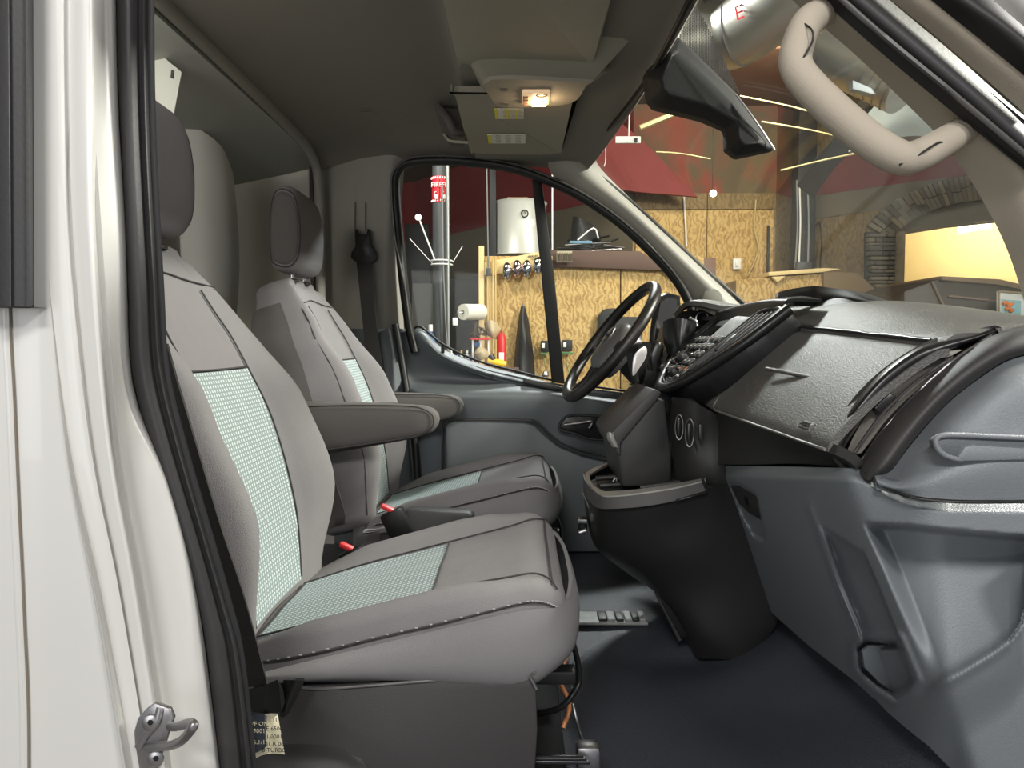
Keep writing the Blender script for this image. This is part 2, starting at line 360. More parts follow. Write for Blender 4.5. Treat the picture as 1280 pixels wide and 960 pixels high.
# ---- far door with its window
dr = thing('door_1', P(650, 560, 2.5), None, None); S(dr)
patch('door_panel', [
  [(498, 411, 2.58), (512, 411, 2.57), (530, 413, 2.56), (556, 437, 2.56), (600, 455, 2.56), (650, 468, 2.56), (700, 480, 2.56), (790, 492, 2.56), (890, 505, 2.56)],
  [(499, 420, 2.54), (513, 420, 2.53), (529, 423, 2.51), (553, 445, 2.51), (598, 463, 2.50), (648, 475, 2.50), (700, 486, 2.50), (790, 498, 2.50), (890, 510, 2.50)],
  [(502, 455, 2.55), (514, 458, 2.55), (532, 462, 2.555), (558, 466, 2.555), (600, 473, 2.54), (645, 479, 2.51), (698, 488, 2.50), (790, 500, 2.50), (890, 512, 2.50)],
  [(506, 474, 2.53), (516, 478, 2.54), (530, 479, 2.54), (560, 479, 2.54), (600, 480, 2.525), (645, 482, 2.49), (698, 490, 2.485), (790, 502, 2.485), (890, 514, 2.485)],
  [(508, 486, 2.49), (518, 488, 2.46), (534, 489, 2.445), (562, 490, 2.44), (602, 490, 2.44), (648, 491, 2.44), (700, 494, 2.44), (790, 505, 2.44), (890, 517, 2.44)],
  [(512, 505, 2.49), (522, 506, 2.455), (540, 507, 2.44), (570, 508, 2.435), (605, 508, 2.435), (650, 508, 2.435), (702, 510, 2.435), (790, 516, 2.435), (890, 526, 2.435)],
  [(518, 545, 2.50), (528, 540, 2.47), (548, 536, 2.455), (575, 535, 2.45), (610, 535, 2.45), (655, 536, 2.45), (705, 545, 2.45), (790, 560, 2.45), (890, 560, 2.45)],
  [(522, 600, 2.50), (534, 600, 2.485), (556, 600, 2.47), (580, 600, 2.465), (615, 600, 2.465), (660, 600, 2.465), (710, 600, 2.47), (790, 600, 2.47), (890, 600, 2.47)],
  [(524, 720, 2.52), (538, 720, 2.51), (560, 720, 2.50), (585, 720, 2.50), (620, 720, 2.50), (665, 720, 2.50), (715, 720, 2.50), (790, 720, 2.50), (890, 720, 2.50)]], SILD, dr, 5, .02)
# map pocket panel, proud of the door, with its shadow groove
prism('map_pocket', [(557, 531), (566, 528), (655, 529), (668, 532), (682, 546), (700, 560), (730, 572), (775, 582), (800, 588), (800, 690), (560, 690)], 2.405, .04, SILD, dr, .006)
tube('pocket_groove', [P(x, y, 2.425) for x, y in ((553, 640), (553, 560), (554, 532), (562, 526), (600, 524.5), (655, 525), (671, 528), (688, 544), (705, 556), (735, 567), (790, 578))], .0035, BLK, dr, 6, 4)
# lock peg, pull cup in the sill, handle recess
tube('lock_button', [P(553.5, 441, 2.52), P(553.5, 432, 2.52)], .006, BLKS, dr, 8)
prism('sill_cup', [(652, 478), (657, 473), (690, 480), (704, 484), (704, 488), (690, 487)], 2.48, .05, BLK, dr, .003)
hr = prism('handle_recess', [(699, 536), (704, 524), (716, 519), (745, 520), (775, 524), (780, 540), (760, 549), (735, 548), (720, 542)], 2.425, .03, BLKS, dr, .004, 3)
tube('recess_rim', [P(x, y, 2.42) for x, y in ((699, 536), (704, 524), (716, 519), (745, 520), (775, 524), (780, 540), (760, 549), (735, 548), (720, 542))], .004, BLK, dr, 6, 3, closed=True)
tube('inner_handle', [P(706, 531, 2.415), P(722, 529, 2.405), P(740, 527, 2.405), P(737, 535, 2.41)], .006, STEEL, dr, 8, 4)
# window rubber frame and divider
fr = [(519, 440), (512, 410), (505, 360), (499, 300), (494, 235), (499, 212), (515, 203), (560, 201), (610, 205), (650, 213), (690, 228), (730, 248), (775, 279), (815, 316), (845, 350), (862, 380), (868, 400)]
tube('window_seal', [P(x, y, 2.53) for x, y in fr], .019, RUBD, dr, 10, 5, .8, 1.25)
tube('window_seal', [P(x - 5 if x < 500 else x, y - 6 if x > 500 else y - 1, 2.505) for x, y in fr], .004, mat('seal_edge', (70, 68, 64), .4), dr, 6, 5)
tube('window_seal', [P(517, 411, 2.55), P(527, 409, 2.55), P(556, 432, 2.57), P(600, 452, 2.57), P(650, 465, 2.57), P(700, 477, 2.57), P(790, 490, 2.57)], .004, RUBD, dr, 8, 5)
prism('window_divider', [(664, 212), (676, 216), (693, 345), (706, 480), (690, 478), (677, 345)], 2.55, .03, RUBD, dr, .003)
GL = glassmat('side_glass', (.95, .97, .95), .35, .012)
w1 = S(prism('window_1', [(498, 205), (620, 203), (668, 212), (694, 480), (640, 470), (560, 440), (515, 412)], 2.58, .004, GL))
w2 = S(prism('window_2', [(674, 216), (740, 250), (790, 290), (840, 345), (868, 395), (868, 500), (704, 482)], 2.58, .004, GL))
# ---- windshield
GW = glassmat('windshield_glass', (.88, .89, .86), .8, .02)
ws = S(wpatch('window_3', [
  [(.30, .88, .585), (.305, 1.3, .59), (.30, 1.75, .59), (.255, 2.2, .59), (.20, 2.55, .585)],
  [(.50, .88, .36), (.56, 1.3, .38), (.57, 1.75, .385), (.53, 2.2, .375), (.43, 2.55, .36)],
  [(.72, .88, .10), (.85, 1.3, .10), (.92, 1.75, .10), (.86, 2.2, .11), (.73, 2.55, .12)],
  [(.76, .88, .04), (.93, 1.3, .03), (.99, 1.75, .03), (.93, 2.2, .03), (.78, 2.55, .06)]], GW, None, 6, .004))
tube('windshield_seal', [P(x, y, d) for x, y, d in ((866, -8, 1.3), (845, 35, 1.4), (812, 95, 1.66), (775, 145, 1.98), (748, 175, 2.3), (735, 196, 2.5), (742, 212, 2.52), (803, 264, 2.53), (871, 327, 2.53), (940, 388, 2.53))], .006, RUBD, ws, 8, 6)
# dotted shade band around the camera housing: small dark dots on the glass
dots = []
m_ = .0016
for i in range(60):
    for j in range(60):
        x = 846 + i * 2.2; y = 2 + j * 2.2 + (i % 2) * 1.1
        # inside triangle (847,48)-(868,0)-(921,112)-
        if y > 48 + (x - 847) * .85 + 3: continue
        if x < 868 - (y) * .42: continue
        if x > 868 + y * .49: continue
        c = P(x, y, 1.62)
        dots.append(([c + Vector((a, 0, b)) for a, b in ((-m_, -m_), (m_, -m_), (m_, m_), (-m_, m_))], [(0, 1, 2, 3)]))
V, Fc = join(dots); o = mk('shade_dots', V, Fc, BLK, ws, smooth=False); o['kind'] = 'stuff'
# ---- near A pillar: inner trim, rubber seal, painted frame, outer seal, outer skin
apn = S(patch('trim_8', [
  [(955, -45, .98), (985, -40, .94), (990, -30, .92)],
  [(990, 0, .98), (1012, -3, .93), (1034, 0, .92)],
  [(1062, 62, .98), (1082, 54, .93), (1101, 62, .92)],
  [(1125, 122, .98), (1150, 112, .93), (1171, 122, .92)],
  [(1183, 182, .98), (1212, 160, .93), (1228, 172, .92)],
  [(1228, 250, .98), (1262, 215, .93), (1275, 208, .92)],
  [(1262, 320, .98), (1290, 280, .93), (1310, 238, .92)],
  [(1290, 410, .98), (1320, 340, .93), (1340, 262, .92)]], TRIMB, None, 5, .012))
S(patch('trim_9', [
  [(985, -35, .915), (1020, -45, .88), (1055, -55, .90)],
  [(1027, 0, .915), (1070, -3, .88), (1112, 0, .90)],
  [(1098, 63, .915), (1142, 58, .88), (1186, 62, .90)],
  [(1176, 128, .915), (1220, 124, .88), (1258, 126, .90)],
  [(1240, 180, .915), (1280, 178, .88), (1312, 172, .90)],
  [(1330, 252, .915), (1362, 250, .88), (1395, 245, .90)]], RUB, None, 6, .03))
tube('seal_lip', [P(x, y, .885) for x, y in ((1000, -50), (1040, -12), (1110, 50), (1195, 120), (1290, 200))], .0035, mat('rubber_lip', (78, 76, 74), .4), apn, 6, 5)
S(patch('trim_10', [
  [(1045, -65, .89), (1075, -65, .87), (1100, -65, .86)],
  [(1108, -5, .89), (1135, -5, .87), (1164, -2, .86)],
  [(1178, 52, .89), (1205, 50, .87), (1232, 50, .86)],
  [(1285, 145, .89), (1305, 130, .87), (1330, 130, .86)]], TRIMB, None, 5, .012))
S(patch('trim_11', [
  [(1098, -60, .86), (1130, -62, .84), (1170, -64, .85)],
  [(1158, -5, .86), (1195, -6, .84), (1238, -6, .85)],
  [(1226, 50, .86), (1265, 44, .84), (1300, 42, .85)],
  [(1330, 135, .86), (1360, 128, .84), (1395, 120, .85)]], RUBD, None, 6, .03))
S(patch('trim_12', [
  [(1165, -66, .84), (1220, -80, .82), (1330, -80, .84)],
  [(1234, -6, .84), (1290, -12, .82), (1400, -12, .84)],
  [(1300, 50, .84), (1340, 44, .82), (1440, 42, .84)]], WHITE, None, 6, .02))
# ---- near B pillar body in white paint
yy = [-60, 120, 290, 480, 600, 720, 870, 1030]
A_ = [(-30, -30, -30, -30, -20, -12, -6, 0)]
def row(y, xs_ds): return [(x, y, d) for x, d in xs_ds]
ridge = [112, 112, 116, 131, 146, 168, 191, 214]
white_e = [143, 147, 157, 166, 212, 243, 264, 284]
rows = []
for k, y in enumerate(yy):
    r, e = ridge[k], white_e[k]; soft = 1 if y > 250 else .35
    rows.append([(-60, y, .70), (10 + k * 3, y, .702), (40 + k * 4, y, .704), (r - 38 + 2 * k, y, .705), (r - 26, y, .713), (r - 12, y, .710), (r, y, .712), (r + 7, y, .712 + .028 * soft),
                 (r + (e - r) * .5, y, .755), (e - 9, y, .765), (e - 2, y, .775), (e + 6, y, .81)])
wr = S(patch('wall_right', rows, WHITE, None, 5, .02, 60))
tube('panel_seam', [P(x, y, .7005) for x, y in ((12, 375), (14, 430), (18, 500), (23, 620), (27, 700), (31, 790), (35, 880), (36, 980))], .0011, mat('seam_line', (120, 110, 95), .8), wr, 6, 4)  # thin tan line along the panel seam
tube('seam_flange', [P(x - 5, y, .706) for x, y in ((12, 375), (14, 430), (18, 500), (23, 620), (27, 700), (31, 790), (35, 880), (36, 980))], .005, WHITE, wr, 8, 4)
# black box trim hanging in the upper left
bt = S(patch('trim_13', [[(-50, -50, .68), (5, -50, .672), (12, -50, .676), (27, -50, .678), (36, -50, .68), (41, -50, .70)],
        [(-50, 180, .68), (7, 180, .672), (13, 180, .676), (28, 180, .678), (37, 180, .68), (41, 180, .70)],
        [(-50, 383, .68), (8, 383, .672), (14, 383, .676), (29, 383, .678), (38, 383, .68), (42, 381, .70)]], RUB, None, 5, .03))
# door seal: long double-lipped rubber
sy_ = [-60, 80, 200, 360, 460, 550, 680, 760, 830, 1010]
sl = [143, 145, 150, 158, 162, 184, 226, 246, 258, 278]; sr = [187, 187, 190, 199, 206, 226, 262, 285, 302, 322]
rows = [[(sl[k], y, .80), (sl[k] + 4, y, .775), (sl[k] + (sr[k] - sl[k]) * .35, y, .768), (sl[k] + (sr[k] - sl[k]) * .62, y, .776), (sl[k] + (sr[k] - sl[k]) * .72, y, .782), (sl[k] + (sr[k] - sl[k]) * .86, y, .778), (sr[k], y, .80), (sr[k] + 1, y, .86)] for k, y in enumerate(sy_)]
S(patch('trim_14', rows, RUB, None, 5, .012, 60))
# ---- cab floor and firewall
rows = []
for x, zz in ((-1.0, -.66), (-.5, -.66), (.02, -.66), (.10, -.665), (.18, -.665), (.32, -.66), (.42, -.64), (.55, -.56), (.66, -.44), (.80, -.25)):
    r = []
    for y in (.76, .9, 1.05, 1.3, 1.45, 1.58, 1.66, 1.8, 2.1, 2.5):
        z = zz + (.0 if not (1.45 < y < 1.75) else .0); 
        if x > .3: z += .012 * math.sin(y * 19)
        r.append((x, y, z))
    rows.append(r)
S(wpatch('floor', rows, MATF, None, 5, .02, ref=Vector((0, 1, 1))))
S(box('wall_front', (1.04, 1.7, -.32), (.03, 1.75, .7), BLK, None, .004))
# scuffed pale sill strip of the mat with moulded treads
fs = thing('threshold_strip', (.17, 1.98, -.655), 'grey scuffed strip with dark tread blocks on the floor beyond the passenger seat', 'floor strip')
stripM = mat('scuffed_mat', (150, 152, 148), .5, bump=.8, scale=300, var=.35, vscale=40)
box('strip', (.205, 1.80, -.653), (.19, .075, .008), stripM, fs, .003)
for k, x in enumerate((.195, .215, .235, .255, .272, .288)):
    box('tread', (x, 1.795, -.646), (.020 - k * .001, .055, .008), BLK if k % 2 == 0 else stripM, fs, .003)
# ================================================================== SEAT
sw = .245
def smooth(t): t = max(0, min(1, t)); return t * t * (3 - 2 * t)
def interp(tab, v):
    for (a, x), (b, y) in zip(tab, tab[1:]):
        if v <= b: return x + (y - x) * smooth((v - a) / (b - a)) if b > a else y
    return tab[-1][1]
CY = 1.27
def spine(v):  # front centre line of the backrest (x, z)
    return Vector((-.412 - .105 * v - .100 * v * v, 0, -.45 + .61 * v)) + Vector((.018 * math.sin(v * PI), 0, 0))
def back_ring(v, g=0.0):
    W = interp([(0, .205), (.25, .245), (.5, .25), (.72, .215), (.88, .165), (1, .13)], v)
    B = interp([(0, .03), (.3, .075), (.55, .06), (.8, .025), (1, .006)], v)
    T = interp([(0, .12), (.3, .165), (.8, .15), (1, .095)], v)
    c = spine(v); fwd = Vector((.96, 0, .26)); 
    prof = [(0, 0), (.35, .002), (.60, .006), (.74, B * .65), (.88, B), (.985, B * .72), (1.02, -.02), (1.0, -T * .6), (.86, -T * .97), (.5, -T - .012), (0, -T - .02)]
    pts = [(l * W, f) for l, f in prof] + [(-l * W, f) for l, f in prof[-2:0:-1]]
    pts = spline([Vector((l, f, 0)) for l, f in pts], 4, True)
    return [Vector((c.x, CY, c.z)) + Vector((0, p.x, 0)) + fwd * (p.y + g) for p in pts]
def back_pt(l, v, g=0):
    """front surface point at lateral fraction l"""
    W = interp([(0, .205), (.25, .245), (.5, .25), (.72, .215), (.88, .165), (1, .13)], v)
    B = interp([(0, .03), (.3, .075), (.55, .06), (.8, .025), (1, .006)], v)
    prof = [(-1.02, -.02), (-.985, B * .72), (-.88, B), (-.74, B * .65), (-.60, .006), (-.35, .002), (0, 0), (.35, .002), (.60, .006), (.74, B * .65), (.88, B), (.985, B * .72), (1.02, -.02)]
    for i in range(len(prof) - 1):
        if prof[i][0] <= l <= prof[i + 1][0]:
            t = (l - prof[i][0]) / (prof[i + 1][0] - prof[i][0]); q = [prof[max(0, min(len(prof) - 1, i + k))] for k in (-1, 0, 1, 2)]
            f = cr(*[Vector(a) for a in q], t); break
    c = spine(v); fwd = Vector((.96, 0, .26))
    return Vector((c.x, CY + l * W, c.z)) + fwd * (f.y + g)
# cushion
def cush(x):   # centre height, bolster lift, half width, bottom
    zc = -.452 + (x + .42) * .255; 
    return zc
def cush_pt(l, x, g=0):
    W = interp([(-.44, .20), (-.30, .245), (-.05, .255), (.03, .245), (.075, .225)], x)
    B = interp([(-.44, .0), (-.28, .028), (-.1, .030), (.02, .012), (.075, .004)], x)
    D = 0 if x < .0 else -.05 * ((x - 0.0) / .075) ** 2.2
    prof = [(-1.01, -.07), (-1.0, -.02), (-.93, B * .8), (-.80, B), (-.62, B * .1), (-.3, 0), (0, 0.002), (.3, 0), (.62, B * .1), (.80, B), (.93, B * .8), (1.0, -.02), (1.01, -.07)]
    for i in range(len(prof) - 1):
        if prof[i][0] <= l <= prof[i + 1][0]:
            t = (l - prof[i][0]) / (prof[i + 1][0] - prof[i][0]); q = [prof[max(0, min(len(prof) - 1, i + k))] for k in (-1, 0, 1, 2)]
            f = cr(*[Vector(a) for a in q], t); break
    return Vector((x, CY + l * W, cush(x) + D + f.y + g))
def cush_ring(x, sq=1.0, dz=0):
    W = interp([(-.44, .20), (-.30, .245), (-.05, .255), (.03, .245), (.075, .225)], x) * sq
    top = [cush_pt(-1.01 + 2.02 * k / 34, x) for k in range(35)]
    top = [Vector((p.x, CY + (p.y - CY) * sq, p.z + dz)) for p in top]
    zb = -.465 if x < -.3 else -.462
    bot = [Vector((x, CY + W * l, min(z, top[0].z - .004))) for l, z in ((.94, zb + .02), (.9, zb + .01), (.5, zb), (0, zb), (-.5, zb), (-.9, zb + .01), (-.94, zb + .02))]
    return top + bot
def make_seat():
    t = thing('van_seat', (-.2, CY, -.66), 'near passenger seat in grey cloth with pale aqua dotted centre panels', 'seat')
    rings = []
    vs = [0, .04, .08] + [.08 + .8 * k / 18 for k in range(1, 19)] + [.92, .95, .975]
    r0 = back_ring(0); c = sum(r0, Vector()) / len(r0)
    rings.append([c + (p - c) * .8 + Vector((0, 0, -.02)) for p in r0]); 
    for v in vs: rings.append(back_ring(v))
    last = back_ring(1.0); c = sum(last, Vector()) / len(last)
    for s, up in ((.97, -.008), (.88, .006), (.7, .014), (.4, .019), (.1, .02)): rings.append([c + (p - c) * s + Vector((0, 0, up)) for p in last])
    loft('backrest', rings, FAB, t, 80)
    # centre insert
    def ins(name, fpt, a, b, la, lb, m, g, rows=30, cols=16, uvs=1.0):
        G, U = [], []; 
        for i in range(rows + 1):
            v = a + (b - a) * i / rows; l0 = la(v) if callable(la) else la; l1 = lb(v) if callable(lb) else lb
            G.append([fpt(l0 + (l1 - l0) * j / cols, v, g) for j in range(cols + 1)])
        arc = 0
        for i in range(rows + 1):
            if i: arc += (G[i][cols // 2] - G[i - 1][cols // 2]).length
            U.append([((G[i][j].y - CY), arc) for j in range(cols + 1)])
        return gridmesh(name, G, m, t, .004, U, ref=Vector((.5, CY, 1.0)))
    ins('backrest_insert', back_pt, .02, .66, -.68, .60, INS, .0035)
    # raised shoulder panel above the insert + light woven bands inside the bolsters
    ins('bolster_band', back_pt, .03, .60, lambda v: -.69 - .12 * math.sin(PI * min(1, v / .6)), -.69, FABS, .003, 30, 6)
    tube('seam', [back_pt(l, .665, .004) for l in (-.68, -.6, -.3, 0, .3, .6)], .0016, SEAM, t, 6, 4)
    for s in (-1, 1):
        tube('seam', [back_pt(s * (.61 if s > 0 else .69), .03 + .86 * k / 14, .0035) for k in range(15)], .0016, SEAM, t, 6, 3)
        tube('seam', [back_pt(s * .995, .03 + .85 * k / 14, .001) for k in range(15)], .0022, SEAM, t, 6, 3)
    tube('seam', [back_pt(l, .93 - .03 * abs(l), .003) for l in (-.95, -.5, 0, .5, .95)], .0014, SEAM, t, 6, 4)
    # cushion
    xs = [-.44, -.41, -.36, -.3, -.24, -.18, -.12, -.06, -.02, .0, .015, .03, .042, .05, .056, .061]
    rings = [cush_ring(x) for x in xs]
    fr_ = rings[-1]; 
    for f, dx in ((.93, .003), (.78, .006)):
        c = Vector((.061, CY, -.42)); rings.append([Vector((p.x + dx, CY + (p.y - CY) * f, c.z + (p.z - c.z) * f)) for p in fr_])
    loft('seat_cushion', rings, FAB, t, 80)
    # lower skirt of the cushion, stretch fabric bulging at the sides and front
    prof = []
    base = [(-.40, -1), (-.2, -1), (-.01, -1), (.052, -.88), (.073, -.5), (.077, 0), (.073, .5), (.052, .88), (-.01, 1), (-.2, 1), (-.40, 1)]
    G = []
    for h, out, frac in ((0, .0, 0), (.3, .008, 0), (.6, .010, 0), (.85, .002, 0), (1, -.012, 0)):
        r = []
        for x, l in base:
            zt = cush(max(-.42, min(x, .02))) - .012 - (.012 if x > .02 else 0); zt = zt if x > -.35 else zt - .005
            z = zt + (-.452 - zt) * h
            if x > -.1: z -= .018 * h * smooth((x + .1) / .15)
            dirx = max(0, (x - .0) / .09); r.append(Vector((x + out * 1.4 * (1 if x > .03 else 0) - .03 * (h ** 3) * (1 if x > .04 else 0), CY + l * (.258 + out) if abs(l) == 1 else CY + l * (.252 + out), z)))
        G.append(r)
    wpatch('cushion_skirt', G, FABS, t, 5, .006, 80, ref=Vector((.6, CY, 2)))
    ins('cushion_insert', cush_pt, -.395, -.135, -.68, .59, INS, .003, 20, 16)
    tube('seam', [cush_pt(l, -.133, .003) for l in (-.68, -.6, -.3, 0, .3, .6)], .0016, SEAM, t, 6, 4)
    tube('seam', [cush_pt(l, -.397, .003) for l in (-.68, -.6, -.3, 0, .3, .6)], .0016, SEAM, t, 6, 4)
    for s in (-1, 1):
        tube('seam', [cush_pt(s * (l if s > 0 else l + .07 * (l < .7)), x, .004) for x, l in ((-.4, .6), (-.3, .61), (-.2, .62), (-.1, .62), (-.02, .64), (.02, .70), (.042, .78), (.052, .9))], .0015, SEAM, t, 6, 4)
        sp = spline([cush_pt(s * .985, x, .0035) for x in (-.38, -.3, -.2, -.1, 0, .03, .05)], 10)
        tube('seam', sp, .0016, SEAM, t, 6, sm=False)
        ds = [boxVF(sp[i] + Vector((0, s * .0035, .003)), (.0035, .0012, .0014), 0) for i in range(0, len(sp), 2)]
        V, Fc = join(ds); mk('stitching', V, Fc, STITCH, t, smooth=False)['kind'] = 'stuff'
    tube('seam', [cush_pt(l, .047, .004) for l in (-.86, -.5, 0, .5, .86)], .0015, SEAM, t, 6, 4)
    # headrest: deep pillow with dark flat side panels
    hc = spine(1.0) + Vector((-.008, 0, .135)); hc.y = CY
    def hr_ring(y, s):
        pr = [(-.030, -.105), (.01, -.112), (.038, -.085), (.046, -.02), (.042, .05), (.028, .10), (.0, .116), (-.026, .106), (-.040, .05), (-.043, -.03), (-.040, -.085)]
        q = spline([Vector((a, 0, b)) for a, b in pr], 4, True)
        return [Vector((hc.x + p.x * s, y, hc.z + p.z * s)) for p in q]
    R_ = [hr_ring(CY + y, s) for y, s in ((-.118, .82), (-.116, .88), (-.105, .955), (-.08, .99), (-.04, 1.0), (0, 1.0), (.04, 1.0), (.08, .99), (.105, .955), (.116, .88), (.118, .82))]
    h = loft('headrest', R_, FAB, t, 80)
    for s in (-1, 1):
        R2 = [hr_ring(CY + s * y, k) for y, k in ((.112, .83), (.119, .81), (.123, .7), (.125, .4), (.1255, .05))]
        loft('side_panel', R2, FABD, h, 80)
        tube('piping', [p for p in hr_ring(CY + s * .117, .86)][::2], .0022, SEAM, h, 6, 3, closed=True)
    for s in (-1, 1):
        tube('headrest_post', [Vector((hc.x + .0, CY + s * .055, hc.z - .15)), Vector((hc.x, CY + s * .055, hc.z - .09))], .006, CHR, t, 10)
        lathe('post_guide', [(.018, 0), (.018, .006), (.010, .010), (0, .011)], (hc.x, CY + s * .055, hc.z - .132), BLKS, t)
    # dark fabric back cover; carried round the sides, it mostly paints their shade
    rr = []
    for v in [.02 + .9 * k / 24 for k in range(25)]:
        q = back_ring(v); c = sum(q, Vector()) / len(q)
        rr.append([Vector((p.x - .006, CY + (p.y - CY) * 1.018, p.z)) if 25 <= k <= 55 else Vector((c.x - .01, CY + (p.y - CY) * .9, p.z)) for k, p in enumerate(q)])
    loft('back_cover', rr, FABD, t, 80)
    # pedestal: side shields with rounded front corner, metal base
    for s in (-1, 1):
        yb = CY + s * .262
        pp = [(-.36, -.66), (-.36, -.452), (-.30, -.462), (-.24, -.462), (0, -.440), (.012, -.443), (.022, -.462), (.024, -.52), (.016, -.66)]
        V, Fc = prismVF([(x, yb + (.0 if s < 0 else -.02), z) for x, z in pp], (0, .02, 0), .004); mk('side_shield', V, Fc, CHAR, t)
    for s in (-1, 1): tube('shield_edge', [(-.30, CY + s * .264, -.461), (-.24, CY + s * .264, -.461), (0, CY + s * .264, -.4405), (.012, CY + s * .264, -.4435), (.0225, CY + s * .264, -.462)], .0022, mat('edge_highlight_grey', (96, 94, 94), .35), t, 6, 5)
    V, Fc = prismVF([(x, CY - .24, z) for x, z in ((-.38, -.66), (-.38, -.50), (-.30, -.485), (.0, -.478), (.0, -.66))], (0, .48, 0), .004); mk('pedestal', V, Fc, BLK, t)
    # moulded foot hump on the near shield
    wpatch('shield_hump', [[(-.355, CY - .262, -.545), (-.30, CY - .262, -.54), (-.25, CY - .263, -.545), (-.215, CY - .262, -.56)],
        [(-.355, CY - .275, -.555), (-.30, CY - .290, -.552), (-.24, CY - .285, -.56), (-.20, CY - .264, -.58)],
        [(-.355, CY - .285, -.60), (-.30, CY - .300, -.60), (-.23, CY - .290, -.61), (-.18, CY - .264, -.62)],
        [(-.355, CY - .290, -.66), (-.30, CY - .305, -.66), (-.21, CY - .292, -.66), (-.16, CY - .264, -.66)]], CHAR, t, 5, .004)
    # slide rails and adjuster loop under the front edge
    for s in (-1, 1):
        box('slide_rail', (-.10, CY + s * .19, -.474), (.36, .03, .02), BLKS, t, .004)
    # rear crossbar/valance at the junction
    tube('valance', [(-.40, CY - .2, -.463), (-.405, CY, -.455), (-.40, CY + .2, -.463)], .012, FABD, t, 8, 5)
    # towel bar: slider lever loop
    tube('slide_lever', [P(672, 892, 1.16), P(700, 885, 1.14), P(720, 862, 1.14), P(724, 840, 1.16), P(715, 800, 1.2), P(700, 770, 1.24)], .0048, BLKS, t, 10, 5)
    # buckle stalk inboard
    yb = CY + .285
    return t
seat1 = make_seat()
seat2 = copy_tree(seat1, None, (.02, .83, 0))
seat2['label'] = 'far driver seat with a fold-down armrest, behind the steering wheel'; seat2['category'] = 'seat'
seat1['group'] = seat2['group'] = 'cloth cab seats'
# armrests belong to the driver's seat
def armrest(y0, x0, x1, zt, parent, flip=1):
    pr = [(0, .045), (.25, .048), (.6, .045), (.85, .042), (.96, .030), (1.0, .012)]
    R = []
    L = x1 - x0
    for f, h in [(0, .062), (.1, .061), (.3, .057), (.6, .049), (.8, .043), (.9, .038), (.96, .030), (.99, .018), (1.0, .006)]:
        x = x0 + L * f; zc = zt - .062 + (f * .016); ww = .034 if f < .9 else .034 * (h / .037) ** .5
        ring = []
        for k in range(28):
            a = 2 * PI * k / 28; c, s = math.cos(a), math.sin(a)
            e = .55
            ring.append(Vector((x, y0 + ww * abs(c) ** e * (1 if c > 0 else -1), zc + (h - .004) * abs(s) ** e * (1 if s > 0 else -1) + (1 - f) * -.018 * (1 if s < 0 else 0))))
        R.append(ring)
    o = loft('armrest', R, FABD, parent, 80)
    for s in (-1, 1):
        edge = []
        for f, h in [(0.02, .050), (.3, .050), (.6, .046), (.8, .041), (.9, .034), (.97, .018), (.985, 0), (.97, -.018), (.9, -.034), (.8, -.042), (.6, -.050), (.3, -.062), (.02, -.068)]:
            edge.append(Vector((x0 + L * f * .985, y0 + s * .0325, zt - .060 + f * .014 + h * .9)))
        tube('piping', edge, .0016, SEAM, o, 6, 4)
    return o
armrest(1.80, -.53, -.19, -.132, seat2)
armrest(2.37, -.50, -.175, -.145, seat2)
# ================================================================== DASHBOARD
dash = thing('dashboard', (.62, 1.6, -.6), 'full-width black and grey plastic dashboard with vents, radio and glovebox', 'dashboard')
ysd = [.965, 1.0, 1.1, 1.25, 1.4, 1.6, 1.8, 2.0]
zc = [.022, .032, .046, .064, .078, .086, .088, .088]
zg = [0, .002, .008, .018, .028, .042, .055, .062]
rows = [[(1.02, y, z - .13) for y, z in zip(ysd, zc)], [(.88, y, z - .075) for y, z in zip(ysd, zc)], [(.78, y, z - .032) for y, z in zip(ysd, zc)],
        [(.69, y, z - .002) for y, z in zip(ysd, zc)], [(.60, y, z - .008) for y, z in zip(ysd, zc)],
        [(.545, y, z + .012) for y, z in zip(ysd, zg)], [(.528, y, z - .004) for y, z in zip(ysd, zg)], [(.535, y, z - .03) for y, z in zip(ysd, zg)]]
top = wpatch('top_pad', rows, PADM, dash, 5, .01, 60, ref=Vector((0, 1.2, 1)))
# padded airbag panel
ys2 = [.955, 1.05, 1.2, 1.35, 1.5, 1.62, 1.72]
rows = []
for k, (a, b, c) in enumerate(((.527, 1.0, -.006), (.515, .93, .0), (.49, .76, .005), (.466, .59, .008), (.44, .41, .009), (.41, .21, .006), (.388, .06, .002), (.381, 0, -.004))):
    r = []
    for y in ys2:
        g = .0625 * (y - .955); z0 = -.130 + .004 * (y - 1) + .05 * max(0, y - 1.52); z = z0 + (g - z0) * b + c
        x = a - c * .5 + (.0 if k < 3 else 0)
        r.append((x - .22 * max(0, y - 1.52), y, z + .02 * max(0, min(1, (y - 1.5) / .15))))
    rows.append(r)
pad = wpatch('airbag_panel', rows, PADM, dash, 5, .01, 60, ref=Vector((0, 1.2, .5)))
tube('panel_groove', [(.5305, y, .0625 * (y - .955) + .001) for y in (1.0, 1.1, 1.2, 1.3, 1.4, 1.47)], .0035, BLKS, dash, 6, 4)
tube('moulded_ridge', [P(958, 461, 1.34), P(990, 467, 1.245), P(1030, 476, 1.155), P(1067, 485, 1.085)], .0035, PADM, dash, 8, 4)
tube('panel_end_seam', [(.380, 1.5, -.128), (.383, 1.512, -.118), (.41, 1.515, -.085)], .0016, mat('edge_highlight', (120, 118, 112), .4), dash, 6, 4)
tube('panel_edge', [(.380, y, -.1315 + .004 * (y - 1)) for y in (.955, 1.1, 1.3, 1.5)], .0022, mat('edge_highlight', (120, 118, 112), .4), dash, 6, 4)
